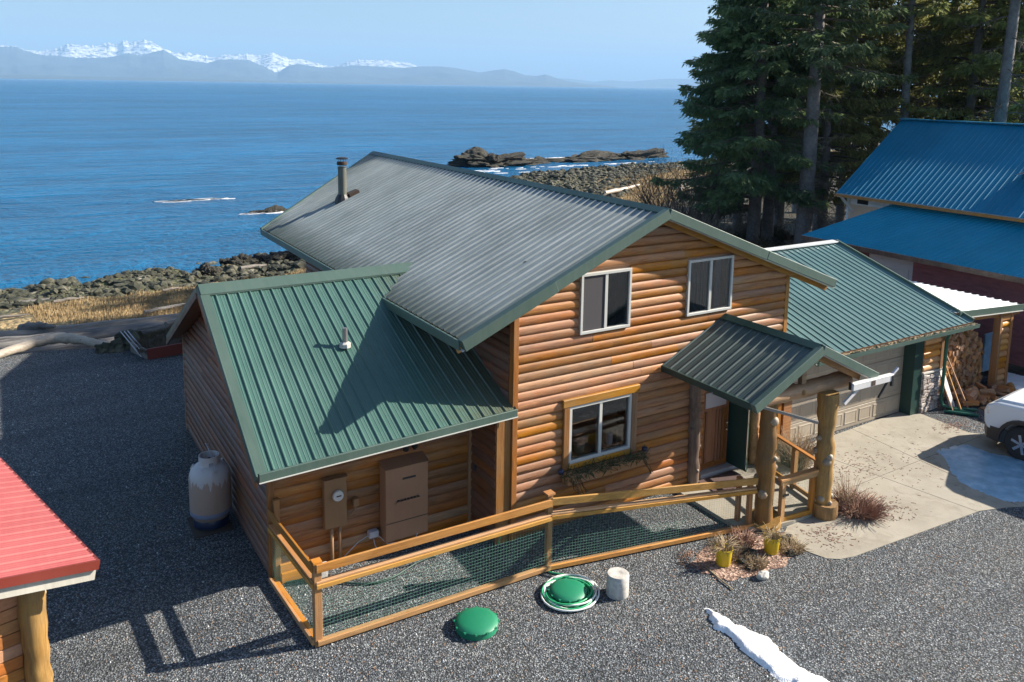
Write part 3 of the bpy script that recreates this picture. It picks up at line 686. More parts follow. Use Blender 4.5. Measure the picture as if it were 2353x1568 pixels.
MB().lathe([(.11,-.05),(.11,.02),(.07,.05),(.06,.05)], 8, (-2.49,1.96,3.68)).build('vent_boot', M['cyl'], vp)
cz = ZR - (XR-.84)*sL
ch = MB().lathe([(.125,-.1),(.125,.98),(.145,.99),(.145,1.0)], 16, (.84,11.1,cz)).build('stove_pipe', M['steel'], house, smooth=40)
ch.data.materials[0] = metal_paint('stove_pipe_metal', (.09,.115,.10), (.12,.06,.03), .6, .5)
MB().lathe([(.13,0),(.15,.02),(.15,.10),(.12,.1)], 16, (.84,11.1,cz+1.04)).build('pipe_cap', M['rust'], ch)
MB().lathe([(.17,0),(.18,.03),(.1,.06)], 16, (.84,11.1,cz+1.22)).build('pipe_lid', M['black'], ch)
for a in range(4): MB().tube([(.84+.12*math.cos(a*1.57),11.1+.12*math.sin(a*1.57),cz+1.1),(.84+.12*math.cos(a*1.57),11.1+.12*math.sin(a*1.57),cz+1.23)], .008, 5).build('cap_strut', M['rust'], ch)
MB().lathe([(.28,-.12),(.2,.1),(.14,.2)], 12, (.84,11.1,cz-.02)).build('pipe_boot', M['black'], ch)
MB().bar((1.02,11.1,cz+.13),(1.32,11.1,cz+.24), .3,.12).build('snow_splitter', M['rust'], ch)

# porch
PX, PZ, PEZ, PY = 5.333, 3.70, 2.86, -2.50
pr = roof(house, (3.62,PY,PEZ), (3.62,-.05,PEZ), (PX,PY,PZ), (PX,-.05,PZ), M['green_porch'], thick=.06)
roof(house, (7.04,-.05,PEZ), (7.04,PY,PEZ), (PX,-.05,PZ), (PX,PY,PZ), M['green'], thick=.06)
sp = (PZ-PEZ)/(PX-3.62)
MB().add([(PX,PY-.05,PZ+.05),(PX,-.05,PZ+.05),(PX-.16,PY-.05,PZ-.16*sp+.045),(PX-.16,-.05,PZ-.16*sp+.045),(PX+.16,PY-.05,PZ-.16*sp+.045),(PX+.16,-.05,PZ-.16*sp+.045)], [(0,2,3,1),(0,1,5,4)]).build('ridge_cap', M['green_dark'], pr)
rake((3.56,PY-.05,PEZ),(PX,PY-.05,PZ), .19,.12); rake((PX,PY-.05,PZ),(7.08,PY-.05,PEZ), .17,.11)
p, q = Vector((PX,PY-.03,PZ)), Vector((7.08,PY-.03,PEZ)); MB().bar(p+Vector((0,0,-.15)), q+Vector((0,0,-.15)), .1,.02).build('drip_edge', M['vinyl'], house)
rake((3.58,PY,PEZ),(3.58,-.06,PEZ), .13,.05, 'green_dark', up=.02); rake((7.08,PY,PEZ),(7.08,-.06,PEZ), .13,.05, 'green_dark', up=.02)
MB().bar((3.56,-1.5,2.76),(4.60,-3.15,2.55), .04,.05).build('gutter_pipe', M['steel'], house)
rough_log(house, (4.18,-2.15,2.70), (6.66,-2.15,2.72), .13, .17, 'beam', 'porch_beam', 3, 21, seg=16)
MB().bar((PX,-2.15,2.85),(PX,-2.15,3.55), .13,.1).build('king_post', M['beam'], house)
MB().bar((PX,-2.38,3.50),(6.75,-2.38,2.82), .09,.14).build('rafter', M['trim_x'], house)
MB().bar((PX,-2.38,3.50),(4.0,-2.38,2.85), .09,.14).build('rafter', M['trim_x'], house)
MB().bar((PX,-2.45,3.52),(PX,-.1,3.52), .1,.12).build('ridge_beam', M['beam'], house)
rough_log(house, (4.62,-2.02,.12), (4.58,-2.02,2.6), .195, .165, 'bark_log', 'porch_post', 8, 31, bumps=.16, seg=16)
rough_log(house, (5.98,-2.33,.12), (5.92,-2.33,2.62), .165, .19, 'bark_log', 'porch_post', 11, 37, bumps=.24, seg=16)
rough_log(house, (4.62,-2.03,-.02), (4.62,-2.03,.17), .33, .32, 'bark_log', 'post_base', 0, 41, seg=2, n=14, bumps=.05)
rough_log(house, (6.02,-2.36,-.02), (6.02,-2.36,.30), .27, .27, 'bark_log', 'post_base', 0, 43, seg=2, n=14, bumps=.05)

# garage
gar = thing('garage', 'attached garage with tan panel door, green ribbed roof and stone clad corner', 'garage', (10.5, 0, 0))
GX0, GX1, GYE, GZE, GYR, GZR = 7.36, 14.32, -.40, 2.41, 4.1, 3.84
GD = (7.72, 12.42, 0, 2.10)
gr = roof(gar, (GX0,GYE,GZE), (GX1,GYE,GZE), (GX0,GYR,GZR), (GX1,GYR,GZR), M['green_garage'], thick=.06)
roof(gar, (GX1,8.6,GZE), (GX0,8.6,GZE), (GX1,GYR,GZR), (GX0,GYR,GZR), M['green'], thick=.06)
MB().bar((GX0,GYR,GZR+.035),(GX1+.03,GYR,GZR+.035), .26,.04).build('ridge_cap', M['galv'], gr)
sG = (GZR-GZE)/(GYR-GYE)
MB().bar((GX1+.03,GYE,GZE+.02),(GX1+.03,GYR,GZR+.02), .05,.16).build('rake_trim', M['trim_green'], gar)
MB().box((GX0+.05,.0,2.103),(12.42,.12,2.50)).build('header', M['tan'], gar)
log_wall(gar, (0,0,0), (1,0,0), (0,-1,0), 12.80, 13.56, 1.14, 2.42, M['log_sunlit'], seed=14, name='front_wall', bulge=1.5)
st_ = MB().box((12.80,-.06,0),(13.60,.12,1.08)).build('stone_base', M['stone'], gar)
MB().box((12.78,-.10,1.08),(13.63,.12,1.135)).build('stone_ledge', M['cyl'], gar, bevel=.01)
rs = random.Random(5)
z = .01
while z < 1.05:
    h = rs.uniform(.10,.17); x = 12.805
    while x < 13.5:
        w2 = rs.uniform(.16,.34); x2 = min(x+w2, 13.595)
        MB().box((x+.006,-.06-rs.uniform(.02,.055),z+.006),(x2-.006,-.061,min(z+h,1.075)-.006)).build('stone', M['stone'], st_, bevel=.012); x = x2
    z += h
MB().box((13.50,-.09,1.14),(13.62,.1,2.42)).build('corner_board', M['trim_z'], gar)
MB().box((12.42,-.04,0),(12.79,.28,2.42)).build('door_jamb', M['green_dark'], gar)
MB().box((7.45,-.02,0),(7.72,.28,2.42)).build('door_jamb', M['log_x'], gar)
MB().box((13.45,.12,0),(13.57,8.2,2.40)).build('side_wall', M['log_y_shade'], gar)
MB().box((7.5,8.0,0),(13.45,8.2,2.40)).build('rear_wall', M['log_x'], gar)
gd = MB().box((7.72,.30,.0),(12.42,.34,2.10)).build('garage_door', M['tan'], gar)
for r_ in range(4):
    sec = MB().box((7.73,.275,.012+r_*.525),(12.41,.299,.012+r_*.525+.508)).build('door_section', M['tan'], gd, bevel=.003)
    for c_ in range(8):
        x0 = 7.80+c_*.575; z0 = .09+r_*.525
        pm = MB(); a, b, c, d = x0, x0+.50, z0, z0+.36; y0, y1 = .274, .262
        pm.add([(a,y0,c),(b,y0,c),(b,y0,d),(a,y0,d),(a+.03,y1,c+.03),(b-.03,y1,c+.03),(b-.03,y1,d-.03),(a+.03,y1,d-.03),(a+.055,y0-.004,c+.055),(b-.055,y0-.004,c+.055),(b-.055,y0-.004,d-.055),(a+.055,y0-.004,d-.055)],
               [(0,1,5,4),(1,2,6,5),(2,3,7,6),(3,0,4,7),(4,5,9,8),(5,6,10,9),(6,7,11,10),(7,4,8,11),(8,9,10,11)])
        pm.build('door_panel', M['tan'], gd)
# gutter with bright needle litter, downspout
gu = MB(); gx = GX0
prof = [(-.0,.0),(-.0,-.10),(-.06,-.12),(-.13,-.10),(-.14,.0),(-.125,.0),(-.115,-.085),(-.05,-.10),(-.015,-.085),(-.015,.0)]
vs = [(x, GYE-.02+a, GZE-.03+b) for x in (7.9, GX1+.1) for a, b in prof]; k = len(prof)
gu.add(vs, [(i, (i+1) % k, k+(i+1) % k, k+i) for i in range(k)] + [tuple(range(k)), tuple(range(2*k-1, k-1, -1))])
gu.build('gutter', M['trim_green'], gar)
lt = MB()
for i in range(260):
    x = rs.uniform(8.0, GX1); y = GYE-.02-rs.uniform(.02,.12); d = Vector((rs.uniform(-1,1), rs.uniform(-.3,.3), rs.uniform(-.2,.4)))*.05
    lt.bar(Vector((x,y,GZE-.02))-d, Vector((x,y,GZE-.02))+d, rs.uniform(.01,.03), .012)
tag(lt.build('gutter_litter', M['straw'], gar), kind='stuff')
MB().tube([(13.66,-.45,2.30),(13.60,-.25,2.18),(13.60,-.16,2.0),(13.60,-.16,.25),(13.62,-.2,.12),(13.75,-.42,.07),(13.95,-.85,.055)], .045, 8).build('downspout', M['green_pipe'], gar, smooth=40)
MB().tube([(13.45,-.35,.05),(13.95,-1.0,.05)], .045, 8).build('downspout_foot', M['green_pipe'], gar, smooth=40)
MB().tube([(13.75,-.25,.05),(14.3,-.75,.05)], .04, 8).build('downspout_foot', M['green_pipe'], gar, smooth=40)

# ------------------------------------------------------------------ slab, mat, snow
slab = MB(); sp_ = [(7.0,.02),(12.8,.28),(12.8,-.12),(12.72,-1.46),(13.3,-2.1),(14.8,-3.4),(12.2,-5.2),(9.64,-4.08),(8.95,-3.87),(5.78,-3.69),(5.2,-3.66),(4.92,-3.59),(4.72,-3.45),(4.6,-3.1),(4.75,-2.45),(5.0,-2.3),(6.6,-2.3),(7.0,-1.0)]
slab.poly(sp_, -.05, .012); tag(slab.build('driveway', M['concrete']), kind='structure')
ps = MB(); ps.poly([(4.02,-1.9),(4.04,-.06),(6.5,-.06),(7.0,-.25),(7.0,-1.0),(6.56,-2.29),(5.2,-2.29),(4.5,-2.2)], -.05, .075); tag(ps.build('porch_slab', M['concrete']), kind='structure')
jt = MB()
for a, b in (((8.2,.2),(8.9,-3.86)), ((10.3,.25),(9.9,-4.15)), ((7.0,-1.9),(12.8,-1.75))): jt.bar((*a,.0135),(*b,.0135), .007,.002)
tag(jt.build('slab_joint', M['dirt']), kind='structure')
mt = MB().poly([(4.66,-.74),(4.69,-.12),(5.72,-.12),(5.68,-.72)], .079, .095).build('door_mat', M['mat_pile']); tag(mt, 'dark brown door mat lying on the porch slab before the front door', 'mat')
def snow(name, pts, z, h, m, label, cat, seed, res=.035, edge=.13):
    P0 = np.array(pts); x0, y0 = P0.min(0) - .1; x1, y1 = P0.max(0) + .1
    X, Y = np.meshgrid(np.arange(x0, x1, res), np.arange(y0, y1, res)); Q = np.column_stack([X.ravel(), Y.ravel()])
    wob = np.array([(noise.noise(Vector((x*2.2, y*2.2, seed)))*.12 + noise.noise(Vector((x*7, y*7, seed)))*.06 + noise.noise(Vector((x*19, y*19, seed)))*.02) for x, y in Q]); wob2 = np.array([noise.noise(Vector((x*3, y*3, seed+9))) for x, y in Q])
    D = np.full(len(Q), 1e9); ins = np.zeros(len(Q), bool)
    for i in range(len(P0)):
        a, b = P0[i-1], P0[i]; d = b-a; t = np.clip(((Q-a)@d)/(d@d), 0, 1); D = np.minimum(D, np.hypot(*(Q-a-t[:,None]*d).T))
        c = ((a[1] > Q[:,1]) != (b[1] > Q[:,1])); ins ^= c & (Q[:,0] < (b[0]-a[0])*(Q[:,1]-a[1])/(b[1]-a[1]+1e-12)+a[0])
    sdf = np.where(ins, D, -D) + wob; k = np.clip(sdf/edge, 0, 1); hh = h*(1-(1-k)**2)*(1+.5*wob2) - .004*(sdf < 0)
    mb = MB(); ny_, nx_ = X.shape; keep = (sdf > -res*1.5).reshape(ny_, nx_)
    V = [(x, y, z+q) for (x, y), q in zip(Q, hh)]; F = []
    for j in range(ny_-1):
        for i in range(nx_-1):
            if keep[j,i] and keep[j,i+1] and keep[j+1,i] and keep[j+1,i+1]: F.append((j*nx_+i, j*nx_+i+1, (j+1)*nx_+i+1, (j+1)*nx_+i))
    us = sorted({i for f in F for i in f}); mp = {o: q for q, o in enumerate(us)}
    mb.add([V[i] for i in us], [tuple(mp[i] for i in f) for f in F]); return tag(mb.build(name, m, smooth=True), label, cat)
snow('snow_patch', [(1.73,-3.37),(1.83,-3.9),(1.92,-4.15),(2.01,-4.59),(1.95,-4.9),(1.91,-5.2),(1.99,-5.58),(2.1,-6.4),(1.5,-6.6),(1.42,-5.25),(1.50,-4.92),(1.47,-4.38),(1.58,-3.83)], .002, .065, M['snow'], 'narrow white strip of melting snow on the sunlit gravel', 'snow', 4, .03, .10)
snow('ice_patch', [(10.93,-1.74),(11.5,-1.72),(11.97,-1.84),(11.95,-2.3),(12.3,-3.2),(12.0,-4.4),(10.6,-4.5),(10.09,-4.10),(9.88,-3.84),(9.75,-3.53),(9.97,-2.8),(10.55,-2.19)], .013, .025, M['ice'], 'shaded sheet of bluish packed ice on the driveway beside the parked car', 'ice', 5, .06, .3)
snow('snow_patch', [(17.4,.5),(18.3,.9),(18.4,-.2),(17.6,-.6),(17.0,-.35)], .002, .05, M['snow'], 'small shaded snow patch beside the post of the wood shelter', 'snow', 6)

# leaf and needle litter on the slab
lm = MB()
for i in range(1100):
    c = random.choice(((7.6,-.6,.5),(8.2,-1.2,.7),(9.5,-1.5,1.6),(7.2,-2.9,.4),(12.9,-1.0,.35),(5.3,-2.9,.5)))
    x = random.gauss(c[0],c[2]); y = random.gauss(c[1],c[2]*.5)
    if y > .1 or (x < 4.9) or (y > -.3 and x < 7.4) or y < -3.4: continue
    a = random.uniform(0,6.28); l = random.uniform(.008,.035); zz = .0155 if not (x<7 and y>-2.3) else .08
    lm.bar((x-l*math.cos(a),y-l*math.sin(a),zz),(x+l*math.cos(a),y+l*math.sin(a),zz+.004), random.uniform(.006,.016),.004)
tag(lm.build('leaf_litter', M['redbrown']), 'dry brown leaf and needle litter scattered on the driveway slab', 'leaf litter', kind='stuff')

# loose stones and windblown bits on the gravel
lb = MB(); rgl = random.Random(31)
for i in range(1500):
    x = rgl.uniform(-9,12); y = rgl.uniform(-7,14)
    if (0 < x < 13.5 and y > -.1) or (-4.3 < x < 0 and y > .9) or (4 < x < 13 and y > -4.3): continue
    a = rgl.uniform(0,6.28); l = rgl.uniform(.008,.03); lb.bar((x-l*math.cos(a),y-l*math.sin(a),.006),(x+l*math.cos(a),y+l*math.sin(a),.012), rgl.uniform(.006,.02),.004)
tag(lb.build('leaf_litter', M['straw']), 'windblown tan bits and leaves scattered over the gravel yard', 'leaf litter', kind='stuff')
lb = MB()
for i in range(2200):
    x = rgl.uniform(-9,14); y = rgl.uniform(-7.5,14)
    if (0 < x < 13.5 and y > -.1) or (-4.3 < x < 0 and y > .9) or (4 < x < 13 and y > -4.3): continue
    q = rgl.uniform(.008,.022); h = q*rgl.uniform(.5,1); vs = [(x+q*rgl.uniform(.7,1.3)*math.cos(t), y+q*rgl.uniform(.7,1.3)*math.sin(t), 0) for t in (0,1.26,2.5,3.8,5.0)]; vs.append((x,y,h*1.6))
    lb.add(vs, [(0,1,5),(1,2,5),(2,3,5),(3,4,5),(4,0,5)])
stm = mat('loose_stone', (.3,.32,.34), .85); n = NB(stm); n.col(n.ramp(n.noise(n.coords(), 30, 1, .5).outputs[0], [(.35,(.10,.12,.15)),(.5,(.3,.33,.36)),(.65,(.7,.7,.68))]))
tag(lb.build('loose_stones', stm), 'loose larger stones lying on the gravel yard', 'stones', kind='stuff')

# ------------------------------------------------------------------ fence
fence = thing('fence', 'low timber yard fence with green wire mesh in front of the house', 'fence', (-4.13,-1.10,0))
FA, FB, FC, FD = (-4.24,.90), (-4.13,-1.10), (.10,-1.18), (4.40,-1.98)
def fpost(x, y, h=1.42, s=.095, name='post'):
    return MB().box((x-s/2,y-s/2,-.05),(x+s/2,y+s/2,h)).build(name, M['post_z'], fence, bevel=.006)
fpost(FA[0]+.09,FA[1],1.5,.1); fpost(FB[0]+.03,FB[1]+.03,1.36,.12); fpost(FC[0],FC[1]+.05,1.42,.10)
MB().box((FC[0]-.08,FC[1]-.03,1.42),(FC[0]+.08,FC[1]+.13,1.45)).build('post_cap', M['post_z'], fence)
MB().box((FB[0]-.04,FB[1]-.04,1.36),(FB[0]+.10,FB[1]+.10,1.39)).build('post_cap', M['post_z'], fence)
fpost(4.30,-1.93,1.0,.09); fpost(4.22,-1.72,1.0,.09)
def rail(a, b, z0, z1, wd, m, jit=0, name='rail', off=0):
    d = (Vector((b[0],b[1]))-Vector((a[0],a[1]))).normalized(); nn_ = Vector((d.y,-d.x))*off
    return MB().bar((a[0]+nn_.x,a[1]+nn_.y,(z0+z1)/2),(b[0]+nn_.x,b[1]+nn_.y,(z0+z1)/2+jit), wd, z1-z0).build(name, M[m], fence, bevel=.005)
for (a, b, m, z) in ((FA,FB,'rail_y',1.36),(FB,FC,'rail_x',1.36),(FC,FD,'rail_x',1.38)):
    rail(a, b, z-.135, z, .04, m, 0 if a != FC else -.32, off=.045)
    rail(a, b, z-.40, z-.33, .04, m, 0 if a != FC else -.24, off=.045); rail(a, b, z-.325, z-.29, .09, m, 0 if a != FC else -.24, off=.0)
    rail(a, b, .03, .11, .045, m, 0, off=.05, name='bottom_rail'); rail(a, b, .045, .08, .09, m, 0, name='bottom_rail', off=-.02)
wm_ = MB(); 
for a, b, zt0, zt1 in ((FA,FB,1.0,1.0),(FB,FC,1.0,1.0),(FC,FD,1.0,.78)):
    a3, b3 = Vector((a[0],a[1],0)), Vector((b[0],b[1],0)); L_ = (b3-a3).length; k = int(L_/.055)
    for i in range(k+1):
        p = a3.lerp(b3, i/k); zt = zt0+(zt1-zt0)*i/k; wm_.tube([p+Vector((0,0,.1)), p+Vector((0,0,zt))], .0012, 3, False)
    for j in range(17):
        f = j/16; wm_.tube([a3+Vector((0,0,.1+(zt0-.1)*f)), b3+Vector((0,0,.1+(zt1-.1)*f))], .0012, 3, False)
mm = mat('green_wire', (.16,.38,.28), .5)
tag(wm_.build('wire_mesh', mm, fence), kind='stuff')
for p, q in (((-.95,-1.16,.80),(-.90,-1.16,.98)),): MB().bar(p,q,.02,.004).build('plastic_tag', M['hose_g'], fence)

gate = thing('porch_gate', 'small wooden gate with wire mesh and side rails between the two porch posts', 'gate', (5.3,-2.25,0))
gb = lambda p, q, a, b, nm, m='post_z': MB().bar(p, q, a, b).build(nm, M[m], gate, bevel=.004)
gb((4.86,-2.16,.95),(5.80,-2.28,1.0), .14,.05,'top_rail','rail_x'); gb((4.86,-2.2,.88),(5.80,-2.32,.93), .035,.09,'top_rail','rail_x')
gb((4.94,-2.18,.08),(4.94,-2.18,.9), .11,.09,'gate_post'); gb((5.72,-2.26,.08),(5.72,-2.26,.94), .1,.09,'gate_post')
gb((4.98,-2.2,.12),(5.7,-2.28,.12), .05,.09,'bottom_rail','rail_x')
gm = MB()
for i in range(17): x = 4.98+i*.044; gm.tube([(x,-2.19-(x-4.98)*.1,.15),(x,-2.19-(x-4.98)*.1,.88)], .0012, 3, False)
for j in range(14): gm.tube([(4.98,-2.19,.16+j*.052),(5.7,-2.265,.16+j*.052)], .0012, 3, False)
tag(gm.build('wire_mesh', mm, gate), kind='stuff')
MB().box((4.90,-2.25,.62),(5.06,-2.235,.66)).build('latch', M['black'], gate)
rail2 = thing('porch_side_rail', 'wooden side rail running from the house wall to the right porch post', 'railing', (6.4,-1.2,0))
rb = lambda p, q, a, b, nm, m='rail_y': MB().bar(p, q, a, b).build(nm, M[m], rail2, bevel=.004)
rb((6.52,-.2,1.0),(6.10,-2.2,1.0), .09,.04,'top_rail'); rb((6.52,-.2,.15),(6.10,-2.2,.15), .04,.09,'bottom_rail')
rb((6.50,-.26,.08),(6.50,-.26,.98), .09,.09,'post','post_z'); rb((6.28,-1.35,.08),(6.28,-1.35,.98), .12,.09,'post','post_z'); rb((6.14,-2.02,.08),(6.14,-2.02,.98), .09,.09,'post','post_z')
gm = MB()
for i in range(36): t_ = i/35; x = 6.5-.38*t_; y = -.3-1.8*t_; gm.tube([(x,y,.19),(x,y,.98)], .0012, 3, False)
for j in range(14): gm.tube([(6.5,-.3,.2+j*.058),(6.12,-2.1,.2+j*.058)], .0012, 3, False)
tag(gm.build('wire_mesh', mm, rail2), kind='stuff')

# ------------------------------------------------------------------ things on and by the annex wall
mb_ = thing('electric_meter', 'brown electric meter box with round glass dial on the annex wall', 'meter', (-3.13,.82,.7))
MB().box((-3.33,.80,.74),(-2.92,.93,1.64)).build('meter_case', M['meter_box'], mb_, bevel=.01)
MB().box((-3.35,.785,1.64),(-2.90,.93,1.665)).build('case_lid', M['meter_box'], mb_)
def disc(c, r, h, axis, m, nm, par, n=20, sm=False):
    c = Vector(c); a = Vector(axis); return MB().tube([c, c+a*h], r, n).build(nm, M[m], par, smooth=40)
disc((-3.10,.80,1.36), .105,.05,(0,-1,0),'chrome','dial_ring',mb_); disc((-3.10,.75,1.36), .09,.03,(0,-1,0),'white','dial',mb_); MB().box((-3.14,.716,1.35),(-3.05,.719,1.375)).build('dial_window', M['black'], mb_)
for x in (-3.19,-3.04): MB().tube([(x,.86,.74),(x,.86,-.02)], .035, 8).build('conduit', M['meter_box'], mb_, smooth=True)
MB().tube([(-2.92,.86,.9),(-2.83,.86,.88),(-2.76,.86,.95),(-2.74,.86,1.05)], .02, 6).build('conduit', M['meter_box'], mb_, smooth=True)
MB().box((-2.79,.82,1.03),(-2.69,.92,1.17)).build('junction', M['meter_box'], mb_)
cb_ = thing('wall_cabinet', 'tall brown utility cabinet with a slotted vent fixed to the annex wall', 'cabinet', (-1.83,.8,.27))
MB().box((-2.25,.64,.27),(-1.41,.93,1.67)).build('case', M['brown_box'], cb_, bevel=.006)
MB().add([(-2.27,.62,1.672),(-1.39,.62,1.672),(-1.39,.93,1.74),(-2.27,.93,1.74),(-2.27,.62,1.66),(-1.39,.62,1.66)], [(0,1,2,3),(4,5,1,0)]).build('lid', M['brown_box'], cb_)
MB().box((-2.25,.632,.62),(-1.41,.639,.63)).build('seam', M['black'], cb_)
MB().box((-1.92,.625,1.42),(-1.66,.638,1.45)).build('handle_slot', M['black'], cb_)
MB().box((-2.05,.60,.98),(-1.58,.638,1.02)).build('vent_hood', M['brown_box'], cb_)
for i in range(7): MB().box((-2.03+i*.065,.61,1.025),(-1.99+i*.065,.638,1.045)).build('vent_slot', M['black'], cb_)
fl = thing('flood_light', 'small black flood light on the annex wall above the brown cabinet', 'light', (-1.70,.85,1.95))
MB().box((-1.76,.86,1.92),(-1.62,.93,2.02)).build('bracket', M['black'], fl)
MB().tube([(-1.75,.86,1.96),(-1.80,.76,1.92)], [.03,.06], 10).build('lamp_head', M['black'], fl); MB().tube([(-1.64,.86,1.96),(-1.60,.76,1.92)], [.03,.06], 10).build('lamp_head', M['black'], fl)
jb = thing('junction_box', 'small grey junction box with loose wires at the foot of the cabinet', 'junction box', (-2.42,.85,.38))
MB().box((-2.50,.80,.34),(-2.32,.93,.46)).build('box', M['grey_pl'], jb, bevel=.01)
for pts in ([(-2.5,.84,.40),(-2.7,.84,.33),(-2.9,.84,.18),(-3.0,.84,.1)], [(-2.42,.83,.34),(-2.40,.80,.2),(-2.33,.76,.05),(-2.3,.7,.0)], [(-2.33,.83,.36),(-2.2,.7,.22),(-1.9,.55,.25),(-1.72,.5,.30),(-1.70,.48,.40)]):
    MB().tube(pts, .008, 5).build('wire', M['grey_pl'], jb, smooth=True)
MB().tube([(-1.95,.2,.0),(-1.88,.12,.12),(-1.80,.1,.26)], .015, 6).build('wire', M['hose_w'], jb, smooth=True)
hb = MB().box((-.72,.60,.5),(-.60,.72,.62)).build('hose_bib_box', M['pot_blue'], None, bevel=.02); hb.location = (.36,.1,.65); tag(hb, 'small dark blue fixture in the shaded corner of the annex wall', 'fixture')
hs = MB(); pts = []
for i in range(40):
    t_ = i/39; pts.append((-4.15+t_*2.7, .75-.75*math.sin(t_*2.2)+.12*math.sin(t_*9), .03))
hs.tube(pts, .018, 6); tag(hs.build('cable', M['hose_d'], smooth=True), 'black cable lying on the gravel inside the fenced strip', 'cable')
# boards and a paving stone leaning in the annex corner
for i, (x, y, w2, h2, mm_) in enumerate(((-3.88,.80,.5,.30,'trim_x'), (-3.82,.72,.62,.18,'trim_x'))):
    o = MB().box((x-w2/2,y,.02+i*.002),(x+w2/2,y+.05,.02+h2)).build('plank', M[mm_], None, bevel=.004); tag(o, ('taller' if i == 0 else 'lower') + ' offcut plank leaning inside the fence by the annex corner', 'plank')
o = MB().box((-3.62,.50,.0),(-3.40,.56,.32)).build('paver', M['cyl'], None, bevel=.01); tag(o, 'pale square paver standing on edge by the meter conduits', 'paver')

tank = thing('propane_tank', 'upright beige propane tank on a dark base by the annex wall', 'propane tank', (-4.72,3.42,0))
MB().lathe([(.30,.03),(.33,.05),(.33,.20),(.30,.24)], 28).build('foot_ring', M['pot_blue'], tank, smooth=50, local=True)
MB().lathe([(.20,.16),(.33,.20),(.375,.30),(.385,.36),(.385,.98),(.375,1.06),(.34,1.15),(.27,1.22),(.17,1.26),(.05,1.27)], 36).build('tank_body', M['tank'], tank, smooth=True, local=True)
MB().lathe([(.386,.28),(.388,.30),(.388,.36),(.386,.37)], 36).build('paint_band', mat('tank_band',(.2,.22,.3),.5), tank, smooth=True, local=True)
cm = MB()
for i in range(28):
    a0 = 2*math.pi*i/28; a1 = 2*math.pi*(i+1)/28; z0 = 1.235 if i % 9 not in (2, 3) else 1.32
    for a, b in (((.19),(.175)),):
        vs = [(a*math.cos(a0),a*math.sin(a0),z0),(a*math.cos(a1),a*math.sin(a1),z0),(a*math.cos(a1),a*math.sin(a1),1.42),(a*math.cos(a0),a*math.sin(a0),1.42)]
        vs += [(b*math.cos(t2),b*math.sin(t2),z2) for t2, z2 in ((a0,z0),(a1,z0),(a1,1.42),(a0,1.42))]
        cm.add(vs, [(0,1,2,3),(7,6,5,4),(3,2,6,7),(0,4,5,1),(0,3,7,4),(1,5,6,2)])
cm.build('collar', M['tank'], tank, local=True)
MB().lathe([(.05,1.24),(.05,1.33),(.02,1.36)], 10).build('valve', M['rust'], tank, local=True)
for i in range(3):
    a = 2.1*i+.5; MB().bar((.34*math.cos(a),.34*math.sin(a),1.12),(.29*math.cos(a),.29*math.sin(a),1.21), .05,.07).build('lifting_lug', M['tank'], tank, local=True)
gl = MB().tube([(-4.66,3.42,1.34),(-4.7,3.8,1.5),(-4.55,4.6,1.1),(-4.35,5.2,.9),(-4.32,5.3,.85)], .008, 5).build('gas_line', M['grey_pl'], None, smooth=True); tag(gl, 'thin grey gas line running from the propane tank to the annex wall', 'gas line')
tb = MB().poly([(-5.12,3.0),(-4.4,2.98),(-4.38,3.8),(-5.1,3.85)], .0, .02).build('tank_pad', M['dirt'], None); tag(tb, 'flat dark pad under the propane tank', 'pad')

# window box under the ground floor window
wb_ = thing('window_box', 'dark wooden window box of withered plants under the ground floor window', 'window box', (2.03,-.2,.95))
MB().box((1.10,-.32,.95),(3.0,-.07,1.13)).build('trough', M['trim_x'], wb_, bevel=.01)
pl = MB()
for i in range(420):
    x = random.uniform(1.05,3.05); y = random.uniform(-.34,-.1); l = random.uniform(.06,.24); d = Vector((random.uniform(-1,1), random.uniform(-1.1,.3), random.uniform(-.7,.8))).normalized()*l
    pl.bar((x,y,1.13), (x+d.x,y+d.y,1.13+d.z), .012,.006)
tag(pl.build('dead_plants', M['brushg'], wb_), kind='stuff')
for x in (1.0, 3.08): MB().lathe([(.03,0),(.06,.02),(.065,.07),(.05,.1)], 12, (x,-.2,1.17)).build('blue_pot', M['pot_blue'], wb_, smooth=True)
vn = MB()
for k_ in range(14):
    x = random.choice((1.15,1.3,2.95)); y = -.33; pts = [(x,y,1.12)]
    for i in range(5): x += random.uniform(-.02,.07); pts.append((x, y-.02*i, 1.12-.07*(i+1)))
    vn.tube(pts, .006, 3)
tag(vn.build('trailing_stems', M['brush'], wb_), kind='stuff')

